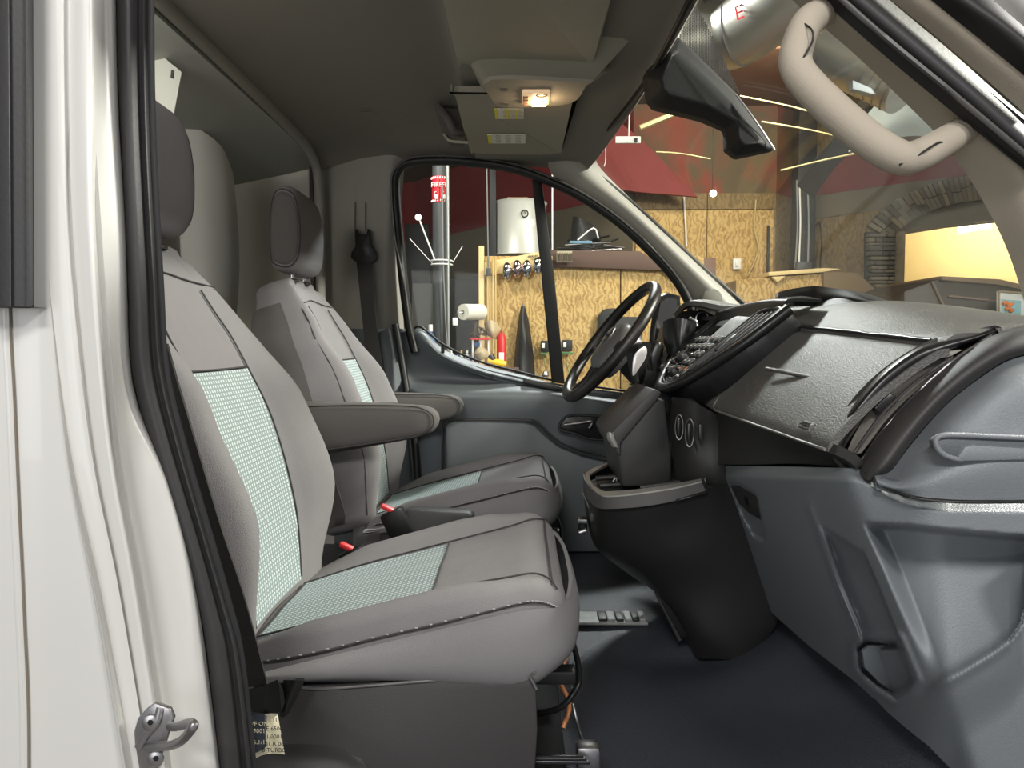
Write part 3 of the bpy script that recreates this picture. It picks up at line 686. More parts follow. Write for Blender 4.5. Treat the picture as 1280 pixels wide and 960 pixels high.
# recessed embossed lettering plate
pc = P(1011, 534, 1.01); exl = Vector((0, -1, 0)); ezl = Vector((.72, 0, .69))
box('airbag_badge', pc + Vector((-.002, 0, .002)), (.004, .036, .012), PADM, dash, .001, frame_mat((-.69, 0, .72), (.72, 0, .69)))
text('airbag_lettering', 'AIRBAG', pc + Vector((-.0045, 0, .0045)), .009, exl, ezl, BLKS, dash, .0004)
# dark band below the pad
rows = []
for a in range(4):
    r = []
    for y, x0, z0, x1, z1 in ((.93, .384, -.135, .410, -.152), (1.1, .384, -.134, .402, -.172), (1.3, .384, -.134, .395, -.205), (1.5, .384, -.133, .386, -.236), (1.58, .386, -.133, .388, -.25), (1.64, .42, -.13, .42, -.25)):
        t = a / 3; r.append((x0 + (x1 - x0) * t + .012 * t * (1 - t), y, z0 + (z1 - z0) * t))
    rows.append(r)
wpatch('lower_band', rows, BLK, dash, 5, .012, 60, ref=Vector((0, 1.2, .2)))
# hump with the instrument-like cowl on the far side of the top
wpatch('top_hump', [[(.595, 1.50, .070), (.595, 1.58, .075), (.60, 1.75, .080), (.61, 1.92, .075)],
   [(.625, 1.44, .072), (.625, 1.54, .098), (.625, 1.74, .116), (.61, 1.90, .095)],
   [(.67, 1.42, .072), (.68, 1.54, .102), (.69, 1.74, .120), (.68, 1.90, .098)],
   [(.71, 1.40, .068), (.73, 1.54, .078), (.74, 1.74, .085), (.72, 1.92, .078)]], BLK, dash, 6, .01, 70, ref=Vector((.5, 1.2, 1)))
# bow-shaped silver clip-on lip on its front edge
patch('hump_lip', [[(969, 372, 1.62), (972, 366, 1.62), (990, 361, 1.62), (1012, 358, 1.60), (1025, 358, 1.58), (1060, 364, 1.50), (1094, 376, 1.42)],
                   [(969, 378, 1.60), (973, 374, 1.60), (990, 371, 1.60), (1012, 369, 1.58), (1025, 372, 1.56), (1060, 374, 1.48), (1094, 379, 1.41)],
                   [(974, 384, 1.60), (976, 383, 1.60), (990, 383, 1.60), (1012, 383, 1.58), (1025, 384, 1.56), (1060, 386, 1.48), (1094, 388, 1.41)]], BLKS, dash, 5, .01)
# ---- centre stack plane with radio and vents
o_ = Vector((.318, 1.45, -.092)); es = Vector((.19, 0, .15)).normalized(); ey = Vector((0, 1, 0)); nn = Vector((-es.z, 0, es.x))
def K(y, s, h=0): return Vector((o_.x, y, o_.z)) + es * s + nn * h
RK = frame_mat(es, nn)     # local x = up the slope, y = -world y, z = outwards
def kbox(name, y, s, dy, ds, h, th, m, parent=dash, bev=.002): return box(name, K(y, s, h), (ds, dy, th), m, parent, bev, RK)
out = [(1.455, .245), (1.46, .16), (1.50, .07), (1.56, .005), (1.64, -.012), (1.72, .0), (1.83, .05), (1.93, .13), (1.97, .245)]
V, Fc = prismVF([K(y, s, -.05) for y, s in spline([Vector((a, b, 0)) for a, b in out], 4)[0:] for y, s in [(y, s)]] if False else [K(p.x, p.y, -.05) for p in spline([Vector((a, b, 0)) for a, b in out], 4)], nn * .054, .003)
mk('stack_panel', V, Fc, BLKS, dash)
tube('stack_bezel', [K(y, s, .006) for y, s in out], .011, BLKS, dash, 12, 5, 1, 1.1)
BZ = mat('brushed_dark_trim', (70, 62, 58), .25, .6)
tube('stack_bezel_trim', [K(y + .012 * (1 if y < 1.6 else -1), s + .010, .013) for y, s in out[:6]], .0035, BZ, dash, 8, 5)
# display hood and screen
wpatch('display_hood', [[K(1.475, .238, .004), K(1.6, .238, .004), K(1.78, .238, .004), K(1.975, .235, .004)], [K(1.472, .252, .020), K(1.6, .256, .024), K(1.78, .256, .024), K(1.98, .250, .020)], [K(1.472, .27, .014), K(1.6, .275, .018), K(1.78, .275, .018), K(1.98, .268, .012)], [K(1.472, .31, -.02), K(1.6, .32, -.01), K(1.78, .32, -.01), K(1.98, .31, -.02)]], BLKS, dash, 5, .006)
core = [(.455, -.17), (.54, -.045), (.60, -.0), (.9, .02), (.9, -.42), (.62, -.42), (.52, -.30)]
mk('dash_core', *prismVF([(x, 1.06, z) for x, z in core], (0, 1.45, 0)), BLK, dash, smooth=False)
kbox('display_screen', 1.79, .19, .24, .040, .006, .004, mat('dark_screen', (22, 24, 28), .12, coat=.5), dash, .002)
rd = kbox('radio_face', 1.76, .095, .25, .135, .004, .008, mat('radio_black', (30, 29, 29), .25, coat=.3), dash, .004)
keyM = mat('radio_key', (44, 43, 43), .3); legM = mat('key_legend', (185, 180, 170), .6); orM = mat('amber_indicator', (235, 130, 50), .5)
for r_ in range(5):
    for c_ in range(6):
        y = 1.655 + c_ * .042; s = .045 + r_ * .026
        if r_ in (1, 2) and c_ in (2, 3): continue
        b = kbox('radio_key', y, s, .034, .019, .011, .008, keyM, rd, .002)
        mk('legend', *boxVF(K(y, s, .0156), (.004, .015, .0006), 0, RK), orM if (r_, c_) in ((4, 1), (0, 0)) else legM, rd, smooth=False)
for (y, s, r_) in ((1.76, .082, .021), (1.655, .03, .013)):
    lathe('radio_knob', [(r_, 0), (r_, .010), (r_ * .9, .016), (r_ * .5, .017), (0, .017)], K(y, s, .008), BLKS, rd, nn)
    tube('knob_ring', [K(y + (r_ + .001) * math.cos(a), s + (r_ + .001) * math.sin(a), .010) for a in [2 * PI * k / 12 for k in range(12)]], .0014, CHR, rd, 6, 2, closed=True)
kbox('hazard_switch', 1.60, .045, .02, .035, .010, .01, keyM, dash, .003)
kbox('hazard_mark', 1.60, .045, .008, .01, .0155, .0008, orM, dash, 0)
# tall vent with slats beside the radio
V, Fc = prismVF([K(y, s, .005) for y, s in ((1.475, .235), (1.475, .16), (1.51, .085), (1.56, .035), (1.60, .035), (1.60, .235))], nn * .003, .001); mk('vent_cavity', V, Fc, mat('vent_dark', (10, 10, 10), .8), dash)
tube('vent_bezel', [K(y, s, .010) for y, s in ((1.475, .238), (1.472, .16), (1.505, .083), (1.558, .028), (1.605, .030), (1.61, .14), (1.607, .238))], .0055, BLKS, dash, 8, 4, closed=True)
for k in range(4):
    yy_ = 1.492 + k * .029; s0 = .045 + max(0, (1.56 - yy_)) * 1.2
    box('vent_slat', K(yy_, (s0 + .23) / 2, .010), (.225 - s0, .004, .014), CHAR, dash, .0012, RK)
kbox('vent_tab', 1.535, .13, .022, .05, .017, .006, keyM, dash, .002)
# climate panel below the stack (faces the cabin)
cl = wpatch('climate_panel', [[(.325, 1.50, -.115), (.322, 1.66, -.105), (.325, 1.86, -.10)], [(.335, 1.50, -.18), (.330, 1.66, -.18), (.335, 1.86, -.18)], [(.37, 1.50, -.27), (.37, 1.66, -.27), (.37, 1.86, -.27)], [(.40, 1.50, -.36), (.40, 1.66, -.36), (.40, 1.86, -.36)]], BLKS, dash, 5, .02)
patch('stack_side', [[(840, 496, 1.57), (862, 500, 1.49), (885, 512, 1.49), (900, 520, 1.5)], [(838, 540, 1.56), (860, 545, 1.505), (885, 550, 1.50), (900, 555, 1.5)], [(845, 605, 1.56), (866, 605, 1.52), (890, 605, 1.50), (910, 605, 1.5)], [(850, 700, 1.6), (870, 700, 1.6), (890, 700, 1.6), (915, 700, 1.6)]], BLK, dash, 5, .01)
for (px, py, r_) in ((849, 534, .024), (862, 541, .027)):
    c = P(px, py, 1.485); u = Vector((.93, -.35, 0))
    tube('dial_ring', [c + (u * .32 * math.cos(a) + Vector((0, 0, 1)) * math.sin(a)) * r_ for a in [2 * PI * k / 14 for k in range(14)]], .0013, STEEL, dash, 6, 2, closed=True)
    box('climate_dial', c + Vector((0, .004, 0)), (.008, .008, .036), BLKS, dash, .003)
prism('climate_button', [(874, 530), (879, 532), (879, 552), (874, 549)], 1.475, .012, keyM, dash, .002)
# ---- driver side: instrument cowl, cluster
wpatch('cluster_hood', [[P(846, 396, 2.2), P(850, 388, 2.25), P(862, 384, 2.35), P(870, 384, 2.45)],
                        [P(862, 382, 2.05), P(872, 380, 2.15), P(885, 380, 2.3), P(905, 386, 2.45)],
                        [P(905, 388, 1.98), P(915, 386, 2.1), P(925, 386, 2.25), P(935, 388, 2.45)],
                        [P(960, 390, 2.0), P(965, 388, 2.15), P(965, 388, 2.3), P(965, 392, 2.45)]], PADM, dash, 6, .012, 70)
tube('cluster_rim', [P(846, 400, 2.25), P(850, 388, 2.18), P(866, 380, 2.1), P(890, 384, 2.02), P(912, 396, 1.98)], .008, PADM, dash, 8, 5)
prism('cluster_recess', [(846, 400), (858, 388), (880, 388), (905, 400), (890, 425), (852, 460), (840, 440)], 2.12, .05, mat('vent_dark', (10, 10, 10), .8), dash, .004)
tube('cluster_ring', [P(878 + 8 * math.cos(a), 399 + 9 * math.sin(a), 2.09) for a in [PI * .9 + PI * k / 8 for k in range(9)]], .003, CHR, dash, 8, 3)
wpatch('driver_fascia', [[P(835, 440, 2.1), P(870, 430, 2.1), P(900, 420, 2.1)], [P(815, 500, 2.15), P(850, 500, 2.1), P(890, 500, 2.1)], [P(790, 600, 2.2), P(830, 600, 2.1), P(880, 600, 2.1)]], BLK, dash, 5, .01)
wpatch('driver_fascia', [[(.40, 2.0, .05), (.42, 2.3, .05), (.5, 2.5, .05)], [(.36, 2.0, -.1), (.38, 2.3, -.1), (.42, 2.5, -.1)], [(.40, 2.0, -.3), (.42, 2.3, -.3), (.46, 2.5, -.3)]], BLK, dash, 5, .01)
wpatch('top_pad', [[(.50, 1.98, .07), (.50, 2.2, .075), (.52, 2.5, .07)], [(.75, 1.98, .085), (.76, 2.2, .085), (.76, 2.5, .08)], [(1.0, 1.98, .05), (1.0, 2.2, .05), (.95, 2.5, .05)]], PADM, dash, 5, .01, ref=Vector((0, 2, 1)))
# ---- passenger end: tall vent, black arch, grey end pod
patch('end_vent_channel', [
  [(1040, 560, .975), (1050, 573, .96), (1064, 585, .95), (1078, 592, .935)],
  [(1046, 545, .985), (1058, 556, .995), (1075, 562, .995), (1092, 568, .94)],
  [(1070, 505, .985), (1082, 520, 1.01), (1096, 527, 1.01), (1112, 530, .94)],
  [(1110, 465, .985), (1124, 478, 1.01), (1138, 488, 1.01), (1152, 488, .94)],
  [(1165, 432, .985), (1172, 444, 1.01), (1184, 452, 1.01), (1196, 450, .94)],
  [(1215, 421, .985), (1222, 424, 1.0), (1232, 426, 1.0), (1240, 424, .94)],
  [(1248, 412, .975), (1254, 412, .97), (1262, 413, .95), (1272, 414, .94)]], BLK, dash, 6, .008, 70)
patch('vent_rim', [
  [(1036, 556, .985), (1039, 557, .965), (1045, 561, .958), (1052, 565, .962), (1055, 567, .99)],
  [(1045, 541, .985), (1048, 542, .965), (1054, 546, .958), (1060, 549, .962), (1063, 551, .99)],
  [(1064, 509, .985), (1067, 510, .965), (1073, 514, .958), (1080, 518, .962), (1083, 520, .99)],
  [(1099, 468, .985), (1102, 470, .965), (1107, 475, .958), (1112, 481, .962), (1114, 484, .99)],
  [(1139, 439, .985), (1141, 441, .965), (1145, 447, .958), (1149, 453, .962), (1151, 456, .99)],
  [(1170, 427, .985), (1172, 429, .965), (1176, 434, .958), (1181, 439, .962), (1183, 442, .99)],
  [(1212, 419, .985), (1213, 420, .965), (1215, 423, .958), (1217, 427, .962), (1218, 429, .98)],
  [(1246, 411, .975), (1247, 412, .965), (1247, 413, .958), (1247, 415, .962), (1247, 417, .97)]], BLKS, dash, 6, .006, 60)
LOUV = mat('dusty_vent', (110, 107, 100), .7, bump=.6, scale=150, var=.15, vscale=60)
patch('vent_louvre', [[(1058, 566, .97), (1066, 568, .962), (1077, 566, .96)], [(1070, 540, .98), (1082, 545, .97), (1092, 546, .965)], [(1092, 508, .985), (1104, 514, .975), (1114, 518, .968)], [(1128, 474, .985), (1140, 480, .975), (1150, 484, .968)], [(1172, 447, .98), (1180, 452, .972), (1190, 454, .965)]], LOUV, dash, 5, .006)
tube('vent_vane', [P(1068, 566, .956), P(1084, 542, .956), P(1106, 514, .956), P(1142, 480, .956), P(1182, 452, .956)], .0022, CHAR, dash, 6, 5)
prism('vent_thumb_tab', [(1093, 510), (1113, 491), (1126, 499), (1104, 521)], .957, .018, BLKS, dash, .002)
prism('vent_thumb_tab', [(1166, 447), (1190, 445), (1204, 437), (1184, 440)], .957, .015, CHR if False else TRIMG, dash, .001)
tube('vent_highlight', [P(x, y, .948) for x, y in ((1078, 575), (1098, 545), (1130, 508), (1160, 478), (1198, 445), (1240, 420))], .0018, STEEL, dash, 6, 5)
patch('vent_foot', [[(1036, 554, .975), (1046, 562, .96), (1058, 568, .955), (1072, 574, .95), (1080, 577, .945)], [(1040, 566, .965), (1050, 573, .95), (1062, 579, .945), (1074, 584, .94), (1082, 588, .935)], [(1045, 576, .97), (1056, 583, .955), (1068, 590, .95), (1078, 596, .945), (1086, 602, .94)]], BLKS, dash, 5, .008)
arch = patch('end_arch', [
  [(1073, 590, .94), (1078, 574, .94), (1098, 545, .94), (1130, 508, .94), (1162, 478, .94), (1200, 446, .94), (1240, 420, .94), (1275, 409, .94), (1320, 402, .94)],
  [(1078, 597, .915), (1090, 580, .90), (1110, 550, .90), (1142, 512, .90), (1174, 480, .90), (1210, 450, .90), (1248, 426, .90), (1280, 414, .90), (1325, 406, .90)],
  [(1084, 600, .900), (1104, 584, .885), (1124, 556, .885), (1154, 518, .885), (1184, 488, .885), (1220, 460, .885), (1254, 440, .885), (1285, 432, .885), (1330, 426, .885)],
  [(1092, 602, .905), (1114, 588, .900), (1134, 560, .895), (1164, 524, .895), (1192, 496, .895), (1226, 470, .895), (1258, 450, .895), (1288, 442, .895), (1332, 438, .895)]], CHAR, dash, 5, .012, 70)
pod = patch('end_pod', [
  [(1092, 590, .905), (1112, 590, .90), (1134, 562, .90), (1164, 526, .90), (1192, 498, .90), (1226, 472, .90), (1258, 452, .90), (1290, 443, .90), (1334, 440, .90)],
  [(1094, 596, .89), (1118, 596, .885), (1146, 575, .87), (1178, 540, .86), (1206, 515, .855), (1236, 494, .85), (1264, 478, .85), (1294, 470, .85), (1336, 466, .85)],
  [(1096, 601, .88), (1120, 603, .87), (1152, 590, .852), (1184, 572, .842), (1212, 558, .838), (1240, 548, .835), (1268, 540, .835), (1296, 536, .835), (1338, 532, .835)],
  [(1098, 606, .88), (1122, 610, .86), (1154, 604, .842), (1186, 596, .832), (1214, 590, .827), (1242, 586, .825), (1270, 582, .825), (1298, 580, .825), (1340, 578, .825)],
  [(1098, 608, .885), (1124, 615, .865), (1152, 621, .845), (1184, 624, .838), (1214, 625, .835), (1242, 625, .835), (1270, 625, .835), (1298, 624, .835), (1340, 622, .835)]], SILV, dash, 6, .012, 70)
tube('pod_seam', [P(x, y, d) for x, y, d in ((1092, 600, .888), (1108, 610, .875), (1130, 619, .858), (1152, 624, .846), (1184, 627, .838), (1230, 628, .834), (1300, 627, .834))], .0016, BLK, dash, 6, 5)
# recessed coin cup on the pod
prism('cup_floor', [(1172, 552), (1178, 547), (1200, 546), (1260, 548), (1300, 550), (1300, 572), (1230, 571), (1210, 574), (1185, 570), (1174, 562)], .826, .02, SILD, dash, .002)
tube('cup_rim', [P(x, y, .824) for x, y in ((1300, 548), (1250, 546), (1205, 544), (1180, 544), (1170, 549), (1172, 560), (1180, 568), (1193, 573), (1204, 574))], .0030, SILV, dash, 10, 5)
prism('cup_step', [(1197, 572), (1207, 558), (1218, 556), (1300, 561), (1300, 575), (1205, 577)], .820, .02, SILV, dash, .003)
# ---- grey lower fascia / glovebox: one relief with ledge, slot and cup pressed into it
def pw(tab, v):
    if v <= tab[0][0]: return tab[0][1]
    for (a, x), (b, y) in zip(tab, tab[1:]):
        if v <= b: return x + (y - x) * (v - a) / (b - a)
    return tab[-1][1]
YT = [(896, 582), (1068, 585), (1080, 588), (1092, 595), (1110, 608), (1130, 617), (1150, 622), (1190, 626), (1340, 627)]
XL = [(582, 896), (600, 896), (620, 899), (650, 908), (685, 920), (748, 950), (768, 967), (806, 1010), (843, 1058), (884, 1110), (925, 1160), (995, 1222)]
LX = [(582, 1030), (605, 1020), (632, 1008), (675, 1024), (735, 1045), (785, 1066), (800, 1070), (815, 1065), (830, 1066), (850, 1078), (868, 1092), (884, 1110), (925, 1160), (995, 1222)]
RX = [(582, 1058), (655, 1068), (668, 1074), (708, 1092), (770, 1117), (820, 1137), (848, 1146), (870, 1138), (995, 1130)]
YO = [(1068, 650), (1090, 652), (1130, 654), (1180, 659), (1230, 664), (1340, 672)]
YR = [(1100, 875), (1160, 862), (1200, 842), (1240, 818), (1262, 802), (1278, 780), (1288, 740), (1300, 700), (1340, 690)]
LATCH = [(911, 604), (924, 604), (947, 618), (954, 652), (957, 677), (941, 672), (927, 646)]
CUP = [(1070, 808), (1084, 801), (1122, 800), (1143, 850), (1135, 863), (1118, 873), (1096, 859), (1074, 838)]
def pdist(poly, x, y):     # signed distance, positive inside
    best = 1e9; ins_ = False; n = len(poly)
    for i in range(n):
        (x1, y1), (x2, y2) = poly[i], poly[(i + 1) % n]
        t = max(0, min(1, ((x - x1) * (x2 - x1) + (y - y1) * (y2 - y1)) / ((x2 - x1) ** 2 + (y2 - y1) ** 2)))
        best = min(best, math.hypot(x - x1 - t * (x2 - x1), y - y1 - t * (y2 - y1)))
        if (y1 > y) != (y2 > y) and x < (x2 - x1) * (y - y1) / (y2 - y1) + x1: ins_ = not ins_
    return best if ins_ else -best
def DF(x, y):
    q = max(60, (x - 650) - .36 * (y - 430)); a = .329 * 960 / q; a = a + (.95 - a) * .16
    b = .905 - .055 * smooth((x - 1066) / 120) + .00008 * max(0, y - 850)
    L, R_ = pw(LX, y), pw(RX, y); yo, yr = pw(YO, x), pw(YR, x)
    d = .5 * (a + b + math.sqrt((a - b) ** 2 + .0006))
    # rounded top edge
    d += .03 * (1 - smooth((y - pw(YT, x)) / 16)) * (1 if x < 1100 else .5)
    d -= .006 * math.exp(-((x - L - 3) / 5.0) ** 2) * smooth((y - 600) / 40) * (1 - smooth((y - 800) / 20))
    ytop = 648 + (x - 1016) * .62
    m = min(smooth((x - L - 7) / 7), smooth((R_ - 3 - x) / 4), smooth((y - ytop) / 9), 1 - smooth((y - 806) / 8))
    d += .045 * m * smooth(.35 + (y - ytop) / 60)
    if y > 785 and x < 1160:
        pd = pdist(CUP, x, y); d += .05 * smooth(pd / 5); d -= .010 * math.exp(-((pd + 5) / 5.5) ** 2)
    if x > R_:
        e = smooth((x - R_ - 9) / 26) * smooth((y - yo) / 9)
        f = max(0, min(1, (yr - y) / max(30, (yr - yo)) * 1.25))
        d += .085 * e * f
        d += .035 * smooth((y - yr) / 90) * smooth((x - 1140) / 60)
        d -= .010 * math.exp(-((y - yr) / 9) ** 2) * smooth((x - 1155) / 30) * (1 - smooth((x - 1290) / 25))
    if x < 970 and y < 690: d += .022 * smooth(pdist(LATCH, x, y) / 3)
    return d
def relief(name, left, right, cols, rows_=130, tmax=1.0):
    G = []
    for i in range(rows_ + 1):
        t = i / rows_ * tmax; yn = 583 + t * 412; r = []
        for j in range(cols + 1):
            x = left(yn) + (right(yn) - left(yn)) * j / cols; y = pw(YT, x) + t * (995 - pw(YT, x)); r.append(P(x, y, DF(x, y)))
        G.append(r)
    return gridmesh(name, G, SILV, dash, .004, angle=80)
relief('glovebox_door', lambda y: pw(XL, y), lambda y: pw(LX, y), 70, 90, .695)
relief('end_fascia', lambda y: pw(LX, y), lambda y: 1340, 170)
# latch in the glovebox
LP = [(914, 608), (923, 608), (945, 621), (951, 650), (936, 641), (925, 630)]
prism('glovebox_latch', LP, [DF(x, y) - .012 for x, y in LP], .006, CHAR, dash, .001)
KS = [(930, 620), (934, 622), (936, 632), (933, 631)]
prism('key_slot', KS, [DF(x, y) - .016 for x, y in KS], .004, BLKS, dash, 0)
LD = [(1078, 814), (1086, 808), (1118, 806), (1136, 848), (1130, 857), (1117, 866), (1099, 853), (1081, 835)]
prism('cup_lid', LD, [DF(1105, 838) - .004] * 8, .006, SILD, dash, .001)
# ================================================================== CENTRE CONSOLE
con = thing('centre_console', (.3, 1.65, -.66), 'black floor console with gear column and open tray between the seats', 'console')
CS = [(812, 496), (832, 500), (836, 540), (840, 566), (840, 606), (778, 610), (771, 566), (772, 556)]
prism('gear_column', CS, 1.545, .26, BLK, con, .010)
CB = [(818, 486), (828, 491), (822, 500), (776, 554), (776, 572), (768, 562), (761, 547), (765, 540)]
prism('column_edge_band', CB, 1.535, .28, CHAR, con, .005)
patch('column_tip_trim', [[(759, 541, 1.54), (762, 540, 1.525), (767, 543, 1.525)], [(759, 548, 1.54), (763, 548, 1.522), (769, 551, 1.525)], [(765, 558, 1.54), (768, 558, 1.525), (773, 560, 1.53)]], mat('satin_grey_rim', (150, 148, 142), .3, bump=.2, scale=300), con, 5, .01)
patch('shift_gate', [[(816, 488, 1.62), (820, 484, 1.75), (826, 482, 1.85)], [(795, 508, 1.62), (798, 502, 1.75), (804, 496, 1.85)], [(766, 548, 1.62), (768, 540, 1.75), (772, 532, 1.85)]], BLKS, con, 4, .01)
for k, ch in enumerate('PRND'):
    text('gate_letter', ch, P(771 + k * 5, 536 - k * 6, 1.62), .012, (0, -1, 0), (.6, 0, .8), legM, con, .0004)
# tray
rim = [(745, 617), (733, 599), (732, 592), (740, 586), (768, 574)]
patch('tray_rim', [[(770, 573, 1.92), (738, 587, 1.76), (731, 594, 1.70), (736, 604, 1.62), (748, 617, 1.52), (762, 620, 1.49), (800, 616, 1.47), (845, 609, 1.46), (882, 600, 1.46)],
   [(770, 574, 1.90), (742, 590, 1.74), (737, 596, 1.70), (742, 606, 1.63), (753, 613, 1.56), (764, 614, 1.53), (800, 611, 1.51), (845, 604, 1.50), (882, 597, 1.50)]], mat('satin_grey_rim', (150, 148, 142), .3, bump=.2, scale=300), con, 6, .006, 60)
patch('tray_band', [[(770, 576, 1.92), (736, 588, 1.77), (729, 594, 1.70), (734, 605, 1.615), (747, 618, 1.515), (762, 621.5, 1.485), (800, 618, 1.465), (845, 611, 1.455), (882, 602, 1.455)],
   [(770, 590, 1.92), (736, 600, 1.77), (729, 607, 1.70), (733, 620, 1.61), (745, 634, 1.51), (765, 636, 1.475), (805, 633, 1.455), (848, 625, 1.445), (884, 614, 1.445)]], CHAR, con, 6, .006, 60)
tube('band_end', [P(x, y, 1.445) for x, y in ((878, 598), (881, 606), (883, 614), (872, 618), (845, 626))], .0025, BLKS, con, 6, 4)
patch('tray_floor', [[(768, 590, 1.9), (820, 585, 1.9), (880, 575, 1.9)], [(742, 602, 1.68), (800, 600, 1.68), (880, 590, 1.68)], [(754, 618, 1.53), (810, 616, 1.51), (884, 606, 1.50)]], BLKS, con, 4, .005)
for q in (((750, 607), (800, 604), 1.6), ((745, 598), (770, 596), 1.66), ((800, 610), (850, 603), 1.54)):
    tube('tray_divider', [P(*q[0], q[2]), P(*q[1], q[2])], .006, BLK, con, 8)
tube('tray_clip', [P(766, 602, 1.6), P(770, 597, 1.6), P(771, 604, 1.6)], .002, STEEL, con, 6, 3)
patch('console_body', [
  [(730, 606, 1.74), (733, 620, 1.63), (745, 634, 1.52), (765, 636, 1.485), (805, 633, 1.465), (848, 625, 1.455), (886, 610, 1.46), (910, 605, 1.50)],
  [(732, 640, 1.76), (736, 650, 1.65), (746, 660, 1.55), (768, 662, 1.51), (808, 660, 1.485), (850, 655, 1.475), (892, 645, 1.475), (925, 640, 1.50)],
  [(744, 680, 1.80), (745, 684, 1.68), (752, 690, 1.58), (775, 695, 1.54), (812, 698, 1.51), (855, 695, 1.49), (900, 690, 1.49), (945, 690, 1.51)],
  [(775, 710, 1.84), (778, 712, 1.74), (785, 715, 1.62), (805, 724, 1.57), (832, 735, 1.54), (865, 740, 1.52), (908, 740, 1.51), (965, 745, 1.52)],
  [(822, 742, 1.86), (824, 744, 1.76), (830, 750, 1.65), (842, 765, 1.60), (858, 785, 1.56), (880, 795, 1.53), (918, 795, 1.52), (972, 775, 1.53)],
  [(845, 762, 1.86), (847, 772, 1.78), (853, 788, 1.67), (862, 806, 1.62), (872, 822, 1.58), (890, 823, 1.55), (924, 822, 1.53), (958, 800, 1.54)]], BLK, con, 6, .015, 70)
tube('storage_cutout', [P(x, y, 1.60) for x, y in ((820, 738), (826, 752), (838, 775), (850, 800))], .005, CHAR, con, 8, 5)
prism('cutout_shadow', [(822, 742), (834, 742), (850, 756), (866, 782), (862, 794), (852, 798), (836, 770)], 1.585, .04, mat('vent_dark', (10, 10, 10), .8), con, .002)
# charger plug on the end of the console
box('plug_body', P(728, 655, 1.66), (.018, .03, .03), BLKS, con, .004)
tube('plug', [P(733, 651, 1.64), P(722, 650, 1.64)], .007, CHR, con, 10); tube('plug', [P(733, 663, 1.64), P(724, 666, 1.64)], .006, STEEL, con, 10)
tube('console_strip', [P(729, 616, 1.66), P(735, 630, 1.62), (P(742, 645, 1.57))], .002, STEEL, con, 6, 3)
# firewall slope under the glovebox, left kick panel
S(patch('trim_15', [[(905, 640, 1.62), (960, 760, 1.58), (1010, 790, 1.50), (1080, 850, 1.3), (1150, 900, 1.15), (1230, 960, 1.05)],
   [(905, 750, 1.66), (955, 800, 1.62), (1000, 830, 1.52), (1060, 870, 1.36), (1140, 930, 1.2), (1200, 985, 1.1)],
   [(900, 823, 1.62), (938, 833, 1.58), (985, 845, 1.48), (1030, 868, 1.38), (1080, 920, 1.25), (1160, 985, 1.15)]], BLK, None, 6, .01))
patch('mat_bulge', [[(945, 828, 1.56), (975, 815, 1.54), (1010, 820, 1.5), (1040, 835, 1.45), (1062, 855, 1.38)],
   [(958, 850, 1.50), (980, 845, 1.46), (1010, 850, 1.42), (1035, 860, 1.40), (1060, 878, 1.36)],
   [(968, 885, 1.44), (985, 890, 1.38), (1010, 890, 1.36), (1035, 885, 1.36), (1058, 888, 1.36)],
   [(978, 910, 1.42), (990, 915, 1.38), (1012, 912, 1.37), (1035, 905, 1.37), (1060, 892, 1.38)]], BLK, con, 6, .006, 70).name = 'tunnel_bulge'
# ================================================================== STEERING WHEEL
swl = thing('steering_wheel', P(762, 430, 2.1), 'black leather steering wheel with silver spokes in front of the far seat', 'steering wheel')
wc = P(763, 427, 2.1); wu = Vector((.60, .035, .80)).normalized(); wside = Vector((-.13, 1, 0)); wside = (wside - wu * wside.dot(wu)).normalized(); wn = wu.cross(wside); wn = wn if wn.x < 0 else -wn
def WP(a, b, h=0): return wc + wside * a + wu * b + wn * h
LEA = mat('worn_black_leather', (34, 32, 31), .32, bump=.3, scale=500)
tube('rim', [WP(.186 * math.cos(2 * PI * k / 24), .186 * math.sin(2 * PI * k / 24)) for k in range(24)], .0155, LEA, swl, 16, 4, closed=True)
for a0, a1 in ((.38, .56), (1.44, 1.56)):
    tube('rim_grip', [WP(.186 * math.cos(PI * (a0 + (a1 - a0) * k / 8)), .186 * math.sin(PI * (a0 + (a1 - a0) * k / 8))) for k in range(9)], .0162, mat('satin_black_plastic', (26, 26, 27), .32), swl, 16, 3)
hub = []
for s, h in ((1.0, -.05), (1.04, -.02), (1.0, -.005), (.85, .006), (.5, .012), (.1, .014)):
    hub.append([WP(.085 * s * math.copysign(abs(math.cos(t)) ** .7, math.cos(t)), -.01 + .075 * s * math.copysign(abs(math.sin(t)) ** .7, math.sin(t)), h) for t in [2 * PI * k / 28 for k in range(28)]])
loft('hub_pad', hub, mat('hub_grey', (92, 92, 92), .35, bump=.2, scale=400), swl, 80)
em = lathe('oval_emblem', [(.030, 0), (.030, .003), (.026, .005), (0, .0055)], WP(0, .01, .013), STEEL, swl, wn)
text('emblem_script', 'Ford', WP(0, .01, .0192), .02, -wside if (-wside).cross(wu).dot(wn) > 0 else wside, wu, INK, swl, .0003)
SPK = mat('silver_spoke', (150, 152, 155), .3, .7)
for (a1, b1, a2, b2) in ((-.07, -.0, -.18, -.02), (.07, .0, .18, -.02), (-.03, -.07, -.05, -.178), (.03, -.07, .05, -.178)):
    pts = [WP(a1, b1, -.012), WP((a1 + a2) / 2, (b1 + b2) / 2, -.016), WP(a2, b2, -.004)]
    tube('spoke', pts, [.022, .016, .012], SPK if abs(a1) > .05 else LEA, swl, 10, 5, .45, 1.0, up=wn)
for s in (-1, 1):
    box('spoke_switch', WP(s * .11, -.008, -.002), (.03, .03, .012), BLKS, swl, .004, Matrix((wside, wu, wside.cross(wu))).transposed())
